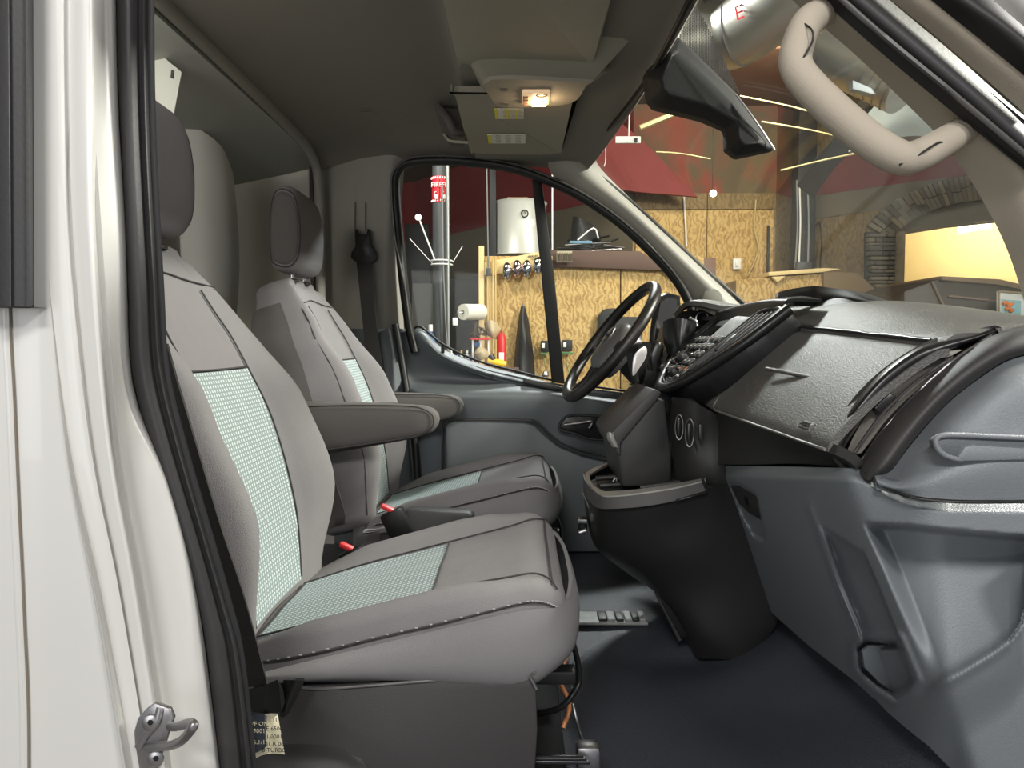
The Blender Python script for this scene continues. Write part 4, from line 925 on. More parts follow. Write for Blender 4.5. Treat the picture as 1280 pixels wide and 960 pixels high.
cs = lathe('steering_column', [(.035, 0), (.05, .04), (.06, .10), (.065, .22), (.07, .3)], WP(0, 0, -.04), BLK, swl, -wn)
tube('wiper_stalk', [WP(-.05, .01, -.10), WP(-.12, .03, -.10), WP(-.16, .05, -.08)], .008, BLKS, swl, 10, 5)
# gear selector
gs = thing('gear_selector', P(795, 500, 1.8), 'automatic gear lever with silver and black grip beside the steering wheel', 'gear lever')
loft('knob', [[P(x, y, 1.80 + dy) for x, y, dy in q] for q in (
   [(790, 482, 0), (800, 482, -.02), (803, 482, .02), (795, 482, .05)],
   [(786, 462, 0), (797, 464, -.03), (808, 462, .02), (797, 460, .06)],
   [(783, 444, 0), (795, 446, -.03), (812, 444, .02), (797, 442, .06)],
   [(788, 432, 0), (798, 432, -.025), (815, 432, .02), (802, 431, .05)],
   [(800, 427, 0), (804, 427, -.01), (812, 427, .01), (806, 427, .03)])], BLKS, gs, 60)
prism('silver_insert', [(792, 447), (800, 436), (808, 434), (808, 446), (798, 462), (791, 470)], 1.752, .01, mat('pearl_insert', (205, 200, 198), .25, .3, coat=.4), gs, .002, 3)
tube('collar', [P(789, 482, 1.80), P(797, 484, 1.78), P(804, 483, 1.80)], .006, CHR, gs, 8, 4)
tube('lever', [P(797, 484, 1.80), P(793, 500, 1.79), P(786, 520, 1.78)], [.018, .016, .013], BLKS, gs, 12, 4)
st = thing('column_stalk', P(820, 440, 1.9), 'short black paddle stalk right of the gear lever', 'stalk')
tube('paddle', [P(818, 462, 1.9), P(816, 448, 1.9), P(821, 432, 1.9), P(823, 427, 1.9)], [.016, .018, .013, .009], BLKS, st, 12, 5)
# dark phone cradle hanging on cluster side
pc_ = thing('phone_cradle', P(848, 430, 1.98), 'black phone cradle facing the driver on the dash edge', 'cradle')
patch('cradle_shell', [[(829, 402, 1.98), (838, 398, 1.95), (852, 398, 1.93), (866, 401, 1.93), (870, 403, 1.95)], [(829, 425, 1.98), (836, 425, 1.95), (850, 425, 1.92), (864, 425, 1.93), (868, 422, 1.95)], [(835, 442, 1.98), (840, 445, 1.95), (848, 448, 1.93), (856, 444, 1.93), (862, 440, 1.95)]], BLKS, pc_, 5, .012)
tube('cradle_clip', [P(862, 397, 1.92), P(870, 402, 1.92), P(872, 408, 1.92)], .004, CHR, pc_, 8, 4)
# ================================================================== OVERHEAD: visors, console lamp, handles, camera box
v1 = thing('sun_visor', (.0, 1.25, .58), 'folded vinyl sun visor nearest the camera at the top', 'sun visor', 'vinyl sun visors')
def visor(y0, y1, x0, x1, z, par):
    pl_ = [(x0 + .01, y0), (x0, y0 + .03), (x0, y1 - .05), (x0 + .012, y1 - .015), (x0 + .05, y1), (x1 - .06, y1 + .01), (x1 - .01, y1 - .01), (x1, y1 - .04), (x1 + .0, y0 + .02), (x1 - .01, y0)]
    pts = spline([Vector((a, b, z)) for a, b in pl_], 4, True)
    V, Fc = prismVF(pts, (0, 0, -.018), .006); mk('visor_board', V, Fc, VIS, par, angle=60)
visor(.95, 1.62, -.128, .150, .592, v1)
tube('hinge_arm', [(.125, 1.66, .575), (.15, 1.69, .572), (.17, 1.66, .578), (.185, 1.68, .59)], .010, VIS, v1, 10, 5)
tube('hinge_socket', [(.10, 1.62, .578), (.125, 1.66, .574)], .008, BLK, v1, 10)
v2 = thing('sun_visor', (.0, 2.1, .58), 'folded vinyl sun visor with yellow and white warning stickers', 'sun visor', 'vinyl sun visors')
visor(1.80, 2.36, -.150, .125, .592, v2)
def sticker(c0, w_, h_, par, cols):
    x0, y0 = c0
    z = .5715
    mk('sticker', *boxVF((x0 + w_ / 2, y0 + h_ / 2, z), (w_, h_, .0012), 0), CARD if False else mat('white_print', (215, 212, 200), .7), par, smooth=False)
    for a, b in cols: mk('yellow_header', *boxVF((x0 + a + b / 2, y0 + h_ / 2, z - .0009), (b, h_ * .96, .0008), 0), YEL, par, smooth=False)
    ls = []
    for k in range(3):
        for j in range(7):
            lx = x0 + .020 + k * (w_ - .022) / 3; ls.append(boxVF((lx + .009, y0 + h_ * (.12 + j * .125), z - .0008), (.016 if (j + k) % 3 else .012, .0018, .0005), 0))
    V, Fc = join(ls); mk('print_lines', V, Fc, INKG, par, smooth=False)['kind'] = 'stuff'
sticker((-.063, 1.90), .072, .085, v2, [(0, .006), (.029, .006), (.052, .005)])
sticker((-.090, 2.13), .105, .095, v2, [(0, .009)])
oc = thing('overhead_console', (.0, 1.7, .55), 'sculpted roof console holding the lit dome lamp', 'roof console')
tp = [(-.108, 1.51), (.20, 1.53), (.185, 1.60), (.13, 1.90), (-.05, 1.96), (-.08, 1.90), (-.112, 1.62)]
bt_ = [(-.062, 1.64), (.135, 1.66), (.14, 1.68), (.115, 1.80), (.0, 1.83), (-.045, 1.82), (-.062, 1.78)]
loft('console_shell', [spline([Vector((a, b, .603)) for a, b in tp], 4, True), spline([Vector((a * .98, b, .594)) for a, b in tp], 4, True), spline([Vector((a * 1.04, b + (.0), .560)) for a, b in bt_], 4, True), spline([Vector((a, b, .552)) for a, b in bt_], 4, True)], VIS, oc, 50)
LAMP = mat('lit_lamp_lens', (255, 205, 140), .4, emit=14)
lens = box('lamp_housing', (.035, 1.745, .549), (.062, .092, .010), mat('lamp_white_plastic', (225, 190, 150), .4, emit=.55), oc, .005)
box('lit_bulb_window', (.042, 1.765, .5425), (.034, .036, .006), LAMP, lens, .003)
for k in range(3): box('lamp_switch', (.012, 1.730 + k * .022, .543), (.012, .016, .004), mat('lamp_switch_grey', (150, 120, 100), .5), lens, .001)
tube('lens_ring', [(.047 + .012 * math.cos(a), 1.715 + .010 * math.sin(a), .543) for a in [2 * PI * k / 12 for k in range(12)]], .001, TRIMB, lens, 6, 2, closed=True)
l = bpy.data.lights.new('dome_lamp_light', 'POINT'); l.energy = .5; l.color = (1, .72, .42); l.shadow_soft_size = .02
lo = bpy.data.objects.new('dome_lamp_light', l); COL.objects.link(lo); lo.location = (.045, 1.762, .532)
for (x, y) in ((-.035, 1.70), (-.035, 1.80)): lathe('microphone_dot', [(.008, 0), (.008, .002), (0, .0022)], (x, y, .552), mat('dot_grey', (110, 105, 95), .8), oc, (0, 0, -1), 12)
for (px, py, d) in ((783, 42, 1.48), (749, 121, 1.86), (458, 169, 2.2)):
    c = P(px, py, d); r_ = .016
    tube('screw_cap', [Vector((c.x + r_ * math.cos(a), c.y + r_ * 1.1 * math.sin(a), .600 if px > 600 else .655)) for a in [2 * PI * k / 12 for k in range(12)]], .0012, HEAD, ceil, 6, 2, closed=True)
gh = thing('roof_grab_handle', P(562, 155, 2.25), 'dark recessed grab handle on the headliner left of the far visor', 'handle')
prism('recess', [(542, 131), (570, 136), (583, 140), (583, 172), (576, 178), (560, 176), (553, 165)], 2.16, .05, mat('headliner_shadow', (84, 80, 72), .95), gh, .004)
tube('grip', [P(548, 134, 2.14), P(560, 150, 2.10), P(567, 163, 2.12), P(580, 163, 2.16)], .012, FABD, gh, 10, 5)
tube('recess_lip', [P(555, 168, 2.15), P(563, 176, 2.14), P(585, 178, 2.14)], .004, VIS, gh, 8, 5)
# grab handle on the near A pillar
pg = thing('pillar_grab_handle', P(1090, 110, .9), 'beige moulded grab handle on the near windshield pillar', 'grab handle')
tube('grip', [P(x, y, d) for x, y, d in ((1042, 10, .96), (1012, 26, .90), (998, 55, .885), (995, 82, .875), (1012, 108, .87), (1050, 145, .865), (1090, 178, .86), (1122, 196, .86), (1140, 197, .87), (1165, 186, .885), (1205, 162, .94))],
     [.016, .018, .0185, .019, .0195, .020, .020, .0195, .0185, .018, .017], TRIMB, pg, 20, 6, 1.0, .95)
for s in (((1006, 30, .872), (1015, 38, .862), (1016, 50, .860), (1008, 66, .856), (996, 84, .862), (993, 96, .867)), ((1124, 206, .845), (1145, 196, .846), (1160, 186, .852), (1174, 178, .862), (1180, 180, .872), (1187, 184, .885))):
    tube('cap_seam', [P(*q) for q in s], .0012, BLK, pg, 6, 5)
# camera / sensor housing on the windshield
hb = thing('windshield_sensor_box', P(880, 120, 1.6), 'large black angular sensor housing on the windshield top centre', 'sensor housing')
fr1 = [(846, 47), (829, 56), (803, 96), (802, 100), (806, 128), (813, 138), (840, 146), (880, 154), (904, 166), (904, 192), (917, 200), (965, 190), (968, 186)]
outl = [(848, 46), (829, 56), (803, 97), (807, 128), (815, 138), (876, 153), (903, 165), (904, 190), (918, 200), (964, 190), (969, 185), (920, 116)]
dep = [1.62, 1.63, 1.68, 1.70, 1.70, 1.66, 1.64, 1.62, 1.60, 1.57, 1.57, 1.585]
inner = [(850, 62), (840, 68), (826, 98), (828, 112), (836, 120), (884, 132), (922, 152), (924, 172), (930, 182), (950, 178), (952, 174), (916, 128)]
din = [1.585, 1.56, 1.555, 1.555, 1.555, 1.545, 1.53, 1.50, 1.495, 1.50, 1.51, 1.545]
r0 = [P(x, y, d + .035) for (x, y), d in zip(outl, dep)]; r1 = [P(x, y, d) for (x, y), d in zip(outl, dep)]
r2 = [P(x * .75 + a * .25, y * .75 + b * .25, d * .45 + e * .55) for (x, y), d, (a, b), e in zip(outl, dep, inner, din)]
r3 = [P(x, y, d) for (x, y), d in zip(inner, din)]
rr4 = [[spl for spl in r] for r in (r0, r1, r2, r3)]
HBM = mat('housing_black', (14, 14, 15), .75, bump=.1, scale=300)
hbo = loft('housing', rr4, HBM, hb, 25)
md = hbo.modifiers.new('bevel', 'BEVEL'); md.width = .006; md.segments = 3; md.limit_method = 'ANGLE'; md.angle_limit = .3
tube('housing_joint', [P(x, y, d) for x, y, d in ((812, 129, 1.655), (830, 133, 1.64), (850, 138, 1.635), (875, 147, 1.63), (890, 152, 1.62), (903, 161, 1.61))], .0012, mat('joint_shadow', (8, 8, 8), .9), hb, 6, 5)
tube('glass_edge_strip', [P(920, 118, 1.535), P(945, 152, 1.52), P(968, 187, 1.52)], .0018, STEEL, hb, 6)
# ================================================================== BELTS, LATCH, TAG
b1 = thing('seat_belt', P(300, 700, .98), 'black webbing belt running down beside the nearest seat to its buckle', 'seat belt')
def ribbon(name, L_, R_, m, par, t=.0025): return patch(name, [list(a) for a in zip(L_, R_)], m, par, 6, t)
ribbon('webbing', [(203, 430, 1.02), (207, 470, 1.01), (226, 560, .99), (258, 660, .97), (283, 750, .96), (303, 860, .95)], [(208, 430, .99), (219, 470, .985), (246, 560, .975), (276, 660, .965), (306, 750, .955), (334, 856, .945)], WEB, b1)
loft('buckle_cover', [[P(x, y, d) for x, y, d in q] for q in (
   [(308, 862, .95), (308, 888, .95), (308, 888, 1.0), (308, 862, 1.0)], [(330, 857, .93), (330, 892, .93), (330, 892, 1.0), (330, 857, 1.0)],
   [(348, 849, .93), (352, 890, .93), (352, 890, 1.0), (348, 849, 1.0)], [(354, 862, .945), (356, 878, .945), (356, 878, .99), (354, 862, .99)])], BLKS, b1, 30)
patch('anchor_plate', [[(354, 850, .96), (368, 850, .955), (381, 851, .96)], [(352, 870, .96), (360, 872, .955), (372, 870, .96)], [(350, 895, .96), (354, 897, .955), (360, 893, .96)]], BLKS, b1, 4, .006)
b2 = thing('seat_belt', P(455, 340, 2.5), 'black webbing belt and guide on the far pillar by the driver window', 'seat belt')
tube('guide_rail', [P(444, 253, 2.54), P(444, 288, 2.53)], .0015, BLK, b2, 6); tube('guide_rail', [P(457, 253, 2.54), P(457, 288, 2.53)], .0015, BLK, b2, 6)
prism('guide', [(443, 286), (447, 286), (449, 293), (458, 293), (459, 286), (462, 286), (463, 304), (470, 316), (470, 324), (464, 329), (444, 327), (438, 322), (439, 315), (444, 308)], 2.50, .03, BLKS, b2, .003)
ribbon('webbing', [(445, 322, 2.50), (449, 360, 2.50), (454, 410, 2.49), (461, 480, 2.46), (470, 560, 2.44)], [(464, 322, 2.50), (467, 360, 2.50), (471, 410, 2.49), (482, 480, 2.46), (494, 560, 2.44)], WEB, b2)
for (x, y, yw, lab) in ((.0, 0, 0, 0),):
    pass
def buckle(px, py, d, label, s=1.0, ang=25):
    t = thing('belt_buckle', P(px, py + 30, d), label, 'belt buckle', 'belt buckles')
    R_ = Matrix.Rotation(math.radians(-ang), 3, 'Y'); c = P(px, py, d)
    box('body', c + R_ @ Vector((0, 0, -.045 * s)), (.055 * s, .026, .085 * s), BLKS, t, .006, R_)
    box('release_button', c + R_ @ Vector((.0, 0, .0)), (.045 * s, .018, .010), RED, t, .003, Matrix.Rotation(math.radians(ang), 3, 'Y'))
    return t
buckle(488, 637, 1.70, 'black belt buckle with red button beside the far driver seat')
buckle(437, 685, 1.60, 'belt buckle half hidden behind the near seat cushion, red button showing')
# console box between seats (driver side shield)
dbx = thing('seat_side_cover', (-.1, 1.80, -.5), 'black plastic cover with a flat top along the inner side of the driver seat', 'cover')
V, Fc = prismVF([P(x, y, 1.74) for x, y in ((503, 640), (512, 637), (585, 641), (592, 646), (592, 760), (430, 760), (470, 700), (497, 655))], (0, .05, 0), .006); mk('cover_panel', V, Fc, BLK, dbx)
# striker on the near pillar
sk = thing('door_striker', P(205, 930, .70), 'steel door striker loop screwed to the white pillar', 'striker')
plt = [(193, 879), (212, 886), (217, 898), (212, 912), (203, 940), (196, 962), (186, 975), (175, 970), (168, 930), (167, 915), (172, 898), (183, 886)]
prism('striker_plate', plt, .700, .006, STEEL, sk, .0016)
tube('plate_rib', [P(200, 885, .699), P(194, 905, .697), P(181, 920, .698), P(172, 935, .699)], .0035, STEEL, sk, 8, 4, 1, .5)
tube('striker_loop', [P(213, 908, .700), P(222, 908, .68), P(236, 904, .655), P(241, 905, .648), P(241, 909, .645), P(228, 925, .66), P(213, 932, .675), P(198, 933, .690), P(185, 934, .700)], .0042, STEEL, sk, 12, 6)
for (x, y) in ((188, 903), (195, 948)):
    ax = Vector((.1, -1, 0)); lathe('striker_screw', [(.0075, 0), (.0075, .002), (.005, .0035), (0, .0035)], P(x, y, .698), STEEL, sk, ax, 18)
    lathe('screw_socket', [(.0028, 0), (.0028, .0005), (0, .0006)], P(x, y, .6944), BLKS, sk, ax, 6)
# folded paper tag low on the seal side
tg = thing('belt_tag', P(332, 920, .93), 'crumpled cream paper tag with dark print below the belt anchor', 'tag')
patch('paper', [[(313, 896, .935), (325, 894, .93), (338, 892, .93), (347, 892, .935)], [(313, 915, .935), (326, 915, .925), (340, 915, .928), (351, 915, .932)], [(316, 950, .935), (328, 944, .925), (342, 942, .928), (356, 943, .932)]], CARD, tg, 5, .001)
patch('dark_print_block', [[(311, 896, .932), (320, 893, .927), (330, 893, .924), (334, 895, .926)], [(313, 915, .931), (321, 915, .922), (331, 915, .921), (332, 915, .922)], [(316, 942, .931), (322, 940, .922), (330, 936, .921), (333, 932, .922)]], mat('slate_print', (62, 68, 78), .7), tg, 5, .0006)
for (a, b, s_, m_) in ((324, 905, 'VF ON', CARD), (324, 914, '9001', CARD), (324, 928, '16.1/13', CARD), (343, 900, 'TI', INK), (343, 911, 'E 6500', INK), (343, 921, '1.0001', INK), (343, 930, '01 R 06', INK), (343, 938, '8 TURBO', INK)):
    text('tag_print', s_, P(a, b, .9195), .0075, (1, 0, 0), (0, 0, 1), m_, tg, .0002)
# metal rail and bracket on the floor in front of the seat
fl = thing('floor_rail', P(715, 900, 1.2), 'black steel seat track and wiring on the floor below the near cushion', 'seat track')
box('rail', (.045, 1.22, -.645), (.05, .50, .03), mat('rail_black', (18, 18, 18), .8), fl, .004)
box('end_bracket', P(735, 945, 1.08), (.035, .03, .04), STEEL, fl, .008)
tube('cable', [P(708, 820, 1.24), P(700, 850, 1.22), P(712, 880, 1.2), P(704, 910, 1.18)], .004, mat('copper_wire', (200, 130, 80), .4), fl, 8, 5)
tube('cable', [P(716, 880, 1.17), P(722, 905, 1.15), P(728, 925, 1.12), P(736, 935, 1.1)], .003, STEEL, fl, 8, 5)
for k in range(5): box('bar', P(676 + k * 2, 945 + k * 2.2, 1.05) + Vector((0, 0, 0)), (.12, .004, .0025), STEEL if k % 2 else BLKS, fl, .0008)
# ================================================================== GARAGE BEYOND
OSB = osbmat('osb_board', (160, 126, 74), (204, 172, 112), 8.5)
OSBD = osbmat('osb_board_dull', (112, 92, 60), (142, 118, 80), 8.0)
GRYW = mat('grey_brown_wall_paint', (112, 102, 84), .8, var=.22, vscale=1.4)
REDW = mat('red_wall_paint', (122, 42, 40), .75, var=.15, vscale=2)
MOTT = mottle('mottled_reflection', (96, 82, 60), (142, 62, 48))  # red mottle paints the windshield's patchy reflection onto the olive wall band
CEILG = mat('olive_ceiling_paint', (104, 94, 74), .85, var=.25, vscale=.8)
REDC = mat('red_ceiling_paint', (122, 84, 62), .85, var=.3, vscale=1.2)
CREAM = mat('cream_wall_paint', (232, 206, 150), .8)
DKW = mat('dark_brown_paint', (92, 70, 60), .7)
DKG = mat('dark_vinyl', (30, 30, 32), .6)
S(box('floor', (.5, 4.0, -1.52), (16, 14, .04), mat('garage_concrete', (105, 102, 98), .55, var=.15, vscale=2), None, .0))
gc = S(box('ceiling', (.5, 4.4, 2.02), (16, 13, .04), CEILG, None, .0))
segs = [((-4.5, 11.5), (-1.3, 9.6)), ((-1.3, 9.6), (.95, 6.55)), ((.95, 6.55), (2.15, 6.55)), ((2.15, 6.55), (2.45, 6.85))]
def slab(name, a, b, z0, z1, m, th=.08, par=None):
    a = Vector((a[0], a[1], 0)); b = Vector((b[0], b[1], 0)); d = (b - a).normalized(); nrm = Vector((-d.y, d.x, 0))
    V, Fc = prismVF([a + Vector((0, 0, z0)), b + Vector((0, 0, z0)), b + Vector((0, 0, z1)), a + Vector((0, 0, z1))], nrm * th); return mk(name, V, Fc, m, par, smooth=False)
for k, (a, b) in enumerate(segs):
    low = slab('wall_back', a, b, -1.5, 1.26, GRYW if k < 2 else OSBD, .1); S(low)
    slab('painted_band', (a[0], a[1] - .004), (b[0], b[1] - .004), 1.26, 2.0, REDW if k < 2 else MOTT, .1, low)
    if k == 2:   # sheets of board with visible joints
        xs_ = [a[0] + .02, a[0] + .62, a[0] + 1.18]
        for i in range(2):
            slab('osb_panel', (xs_[i] + .004, a[1] - .02), (xs_[i + 1] - .004, b[1] - .02), -1.5, 1.12, OSB, .02, low)
            slab('osb_panel', (xs_[i] + .004, a[1] - .018), (xs_[i + 1] - .004, b[1] - .018), 1.128, 1.26, OSBD, .018, low)
# red painted patch on the ceiling and a beam
slab('ceiling_patch', (1.2, 5.3), (2.3, 5.3), 1.985, 1.999, REDC, 1.25, gc)
S(prism('trim_16', [(700, 120), (745, 130), (800, 172), (872, 246), (800, 240), (735, 232), (700, 232)], 6.3, .04, REDW))
# right part of the wall with the stone arch and opening
def wp(pts, d=6.85): return [P(x, y, d) for x, y in pts]
rw = S(mk('wall_back', *prismVF(wp([(1008, 60), (1117, 60), (1117, 640), (1008, 640)]), (0, .25, 0)), OSBD, None, smooth=False))
S(mk('wall_back', *prismVF(wp([(1117, 60), (1400, 60), (1400, 262), (1280, 272), (1200, 280), (1117, 293)]), (0, .25, 0)), mat('arch_plaster', (112, 98, 80), .85, var=.12, vscale=3), None, smooth=False))
mk('painted_band', *prismVF(wp([(1008, 203), (1060, 192), (1150, 178), (1280, 168), (1400, 160), (1400, 205), (1280, 212), (1150, 226), (1008, 246)], 6.83), (0, .03, 0)), REDW, rw, smooth=False)
mk('grey_band', *prismVF(wp([(1008, 246), (1150, 226), (1280, 212), (1280, 240), (1150, 252), (1100, 262), (1008, 275)], 6.835), (0, .03, 0)), GRYW, rw, smooth=False)
STN = [mat('stone_%s' % n_, c, .85, var=.15, vscale=12) for n_, c in (('grey', (122, 112, 98)), ('tan', (140, 126, 104)), ('dark', (96, 88, 78)))]
MORT = mat('mortar', (58, 52, 46), .9)
mk('mortar_bed', *prismVF(wp([(1083, 290), (1117, 290), (1117, 400), (1083, 400)], 6.80), (0, .05, 0)), MORT, rw, smooth=False)
y = 292; rr_ = 0
while y < 392:
    h = random.choice((4.2, 5.2, 6.4)); x = 1083 + random.choice((0, 0, 3, 8))
    while x < 1117:
        wd = random.choice((9, 13, 18, 24)); x2 = min(x + wd, 1117.5)
        if x2 > 1110: x2 = 1117.5
        c1 = P(x + .6, y + .6, 6.78); c2 = P(x2 - .6, y + h - .6, 6.78)
        box('stone', (c1 + c2) / 2 + Vector((0, random.uniform(-.012, .0), 0)), (abs(c2.x - c1.x), .06, abs(c2.z - c1.z)), random.choice(STN), rw, .006, None, 1)
        x = x2
    y += h
# arch ring: two courses of radial stones following the curve
arc = spline([Vector((x, y, 0)) for x, y in ((1098, 290), (1108, 279), (1130, 262), (1160, 247), (1195, 237), (1235, 232), (1280, 230), (1330, 234))], 12)
acc = 0; pts_ = [arc[0]]
for p, q in zip(arc, arc[1:]):
    acc += (q - p).length
    if acc > 5.6: pts_.append(q); acc = 0
bed = []
mk('mortar_bed', *prismVF([P(p.x, p.y - 16, 6.80) for p in arc] + [P(p.x + 4, p.y + 17, 6.80) for p in arc[::-1]], (0, .05, 0)), MORT, rw, smooth=False)
for i in range(len(pts_) - 1):
    p, q = pts_[i], pts_[i + 1]; d = (q - p).normalized(); nr = Vector((-d.y, d.x, 0)); nr = nr if nr.y < 0 else -nr
    nr = (nr + Vector((-.25, 0, 0)) * (1 - min(1, (p.x - 1098) / 130))).normalized()
    cut = random.uniform(-5, 7); g = .6
    for a, b in ((-15, cut - .7), (cut + .7, 17)):
        quad = [p + d * g + nr * -a * -1 * -1, q - d * g + nr * -a * -1 * -1, q - d * g + nr * -b * -1 * -1, p + d * g + nr * -b * -1 * -1]
        V, Fc = prismVF([P(v.x, v.y, 6.775 + random.uniform(-.0, .012)) for v in quad], (0, .05, 0)); mk('stone', V, Fc, random.choice(STN), rw, smooth=False)
slab('jamb', tuple(P(1117, 400, 6.80))[:2], tuple(P(1129, 400, 6.80))[:2], -1.5, .98, mat('rough_jamb', (150, 135, 112), .9, bump=1, scale=30, var=.5, vscale=25), .5, rw)
# lit room through the opening
S(box('wall_back', (4.6, 9.6, .2), (4.6, .1, 3.4), CREAM, None, 0))
S(slab('wall_side', (4.55, 9.5), (6.2, 6.6), -1.5, 2, CREAM, .1))
ll = thing('strip_light', P(1220, 283, 8.2), 'glowing white strip light hanging in the bright cream room', 'light')
EM = mat('lamp_glow', (255, 246, 225), .4, emit=9)
tube('tube_lamp', [P(1198, 288, 8.2), P(1220, 284, 8.2), P(1238, 281, 8.2)], .035, EM, ll, 10, 4, 1, .5)
tube('hanger', [P(1214, 282, 8.2), P(1214, 262, 8.2)], .01, DKG, ll, 6); tube('hanger', [P(1227, 280, 8.2), P(1227, 262, 8.2)], .01, DKG, ll, 6)
area('room_light', P(1200, 255, 8.0), P(1200, 330, 9.5), 1.2, 55, (1, .9, .68), .6)
tube('shelf_brace', [P(1212, 292, 9.3), P(1228, 302, 9.3)], .015, DKG, ll, 6)
# added glowing disc that imitates a lamp's glare reflected in the windshield
wl = thing('windshield_glare', P(889, 243, 5.6), 'small glowing disc standing in for a glare reflected in the windshield', 'glare')
lathe('glow_disc', [(.02, 0), (.024, .01), (.016, .018), (0, .02)], P(891, 242, 5.6), mat('glare_glow', (255, 248, 235), .3, emit=25), wl, (0, -1, 0))
tube('glare_cord', [P(891, 240, 5.6), Vector((P(891, 240, 5.6).x, 5.6, 2.0))], .004, DKG, wl, 6)
# pole with fire sign in the driver window
po = thing('steel_pole', P(549, 560, 5.6), 'dark grey steel column with a red and white fire sign, seen through the driver window', 'column')
POLE = mat('grey_pole_paint', (72, 74, 76), .5)
tube('column', [P(549, 150, 5.6), P(552, 700, 5.6)], .052, POLE, po, 20)
tube('pipe', [P(559, 150, 5.52), P(562, 700, 5.52)], .012, mat('galvanised_pipe', (150, 152, 150), .4, .6), po, 10)
tube('cable', [P(553, 230, 5.50), P(554, 320, 5.50), P(557, 400, 5.50), P(560, 440, 5.50)], .005, mat('grey_cable', (130, 130, 128), .6), po, 6)
SR = mat('sign_red', (214, 34, 52), .5); SW = mat('sign_white', (235, 232, 228), .5)
lathe('fire_band', [(.0555, 0), (.0555, .185)], P(549.5, 254, 5.6), SR, po, (0, 0, 1), 32)
for zz in (.006, .168): 
    for k in range(10):
        a = PI + PI * (k + .5) / 10; c = P(549.5, 254, 5.6)
        box('stripe', c + Vector((.056 * math.cos(a), .056 * math.sin(a), zz + .006)), (.008, .003, .016), SW, po, 0, Matrix.Rotation(.5, 3, 'Y'))
for i, (tx, px) in enumerate((('FIRE', 545.5), ('FI', 555))):
    text('sign_lettering', tx, P(px, 231, 5.535), .045, (1, (-.25, .3)[i], 0), (0, 0, 1), SW, po, .001)
    tube('extinguisher_mark', [P(px - 2.6, 246, 5.536), P(px - 2.4, 240.5, 5.536), P(px, 239.5, 5.536)], .003, SW, po, 6, 3)
    box('extinguisher_mark', P(px, 246, 5.536), (.022, .004, .03), SW, po, .002)
tube('sign_gap', [P(549.5, 224, 5.54), P(549.5, 252, 5.54)], .0025, DKG, po, 6)
for yv in (326, 331): tube('clamp', [Vector((P(552, yv, 5.56).x + .075 * math.cos(a), 5.57 + .075 * math.sin(a), P(552, yv, 5.56).z)) for a in [2 * PI * k / 16 for k in range(16)]], .006, SW, po, 8, 2, closed=True)
box('junction_box', P(569, 402, 5.5), (.035, .03, .055), SW, po, .004)
br = thing('disc_rod', P(535, 300, 5.6), 'thin white rod with a round disc head clamped to the pole', 'mirror')  # disc on a rod of unknown use; the mirror category is made up
tube('rod', [P(524, 274, 5.55), P(544, 326, 5.56)], .006, SW, br, 8)
lathe('disc_head', [(.024, 0), (.024, .008), (.01, .014), (0, .014)], P(523, 272, 5.55), SW, br, (0, -1, 0.2), 20)
tube('stay_wire', [P(512, 298, 5.6), P(541, 330, 5.57)], .0025, SW, br, 6); tube('stay_wire', [P(566, 328, 5.57), P(578, 308, 5.6)], .0025, SW, br, 6)
# dark objects on the left background
o = box('dark_door', P(522, 330, 8.8), (.28, .05, .9), DKG, None, .01); o.name = 'dark_curtain'; tag(o, 'dark curtain hanging against the wall left of the pole', 'curtain')
o = box('tarp', P(585, 395, 6.4), (.42, .1, .62), DKG, None, .02); tag(o, 'black plastic sheet behind the paper towel roll', 'sheet')
o = prism('grey_board', [(515, 354), (566, 355), (566, 520), (515, 520)], 7.2, .04, mat('grey_board', (98, 98, 94), .7)); tag(o, 'plain grey board standing behind the steel pole', 'board')
# OSB partition with cream header board
pt = thing('partition', P(740, 480, 5.9), 'tall board partition with cream header and brown top, seen through the driver window', 'partition')
for x0, x1 in ((604, 690), (691.5, 775), (776.5, 880)):
    mk('osb_panel', *prismVF([P(x, y_, 5.8) for x, y_ in ((x0, 320), (x1, 320), (x1, 700), (x0, 700))], (0, .06, 0), .004), OSB, pt, smooth=False)
prism('header_board', [(600, 329), (672, 315), (690, 318), (690, 337), (600, 344)], 5.76, .05, CREAM, pt, .004)
prism('brown_fascia', [(676, 312), (800, 314), (840, 338), (880, 360), (880, 372), (830, 338), (690, 333)], 5.74, .06, DKW, pt, .004)
box('stud', P(602, 400, 5.77), (.04, .04, 1.1), CREAM, pt, .004)
for k, x in enumerate((609.5, 612, 616, 619.5)): tube('conduit', [P(x, 322, 5.73), P(x + .4, 470, 5.73)], .007, mat('yellow_conduit', (205, 176, 110), .5), pt, 8)
tube('drop_wire', [P(608.5, 210, 5.72), P(610.5, 338, 5.72)], .005, mat('grey_cable', (130, 130, 128), .6), pt, 6)
box('switch_box', P(610.5, 340, 5.70), (.035, .03, .055), POLE, pt, .004)
box('louvre_box', P(705.5, 321, 5.68), (.115, .04, .08), mat('beige_grille', (165, 158, 132), .6), pt, .004)
for k in range(7): box('louvre', P(697 + k * 3, 321, 5.65), (.006, .01, .06), DKW, pt, 0)
box('cream_socket', P(687, 324, 5.70), (.04, .03, .045), CREAM, pt, .003)
for i in range(6): box('header_slot', P(661 + i * 2.2, 320.5 - i * .2, 5.745), (.007, .01, .012), DKG, pt, 0)
post = box('steel_post', P(616, 270, 6.0), (.05, .06, 1.0), DKG, None, .004); tag(post, 'black square post left of the white water tank', 'post')
o = tube('thin_pipe', [Vector((P(690, 225, 6.0).x, 6.0, 2.0)), P(690.5, 312, 6.0)], .006, SW, None, 8); tag(o, 'thin pale pipe in the quarter window', 'pipe')
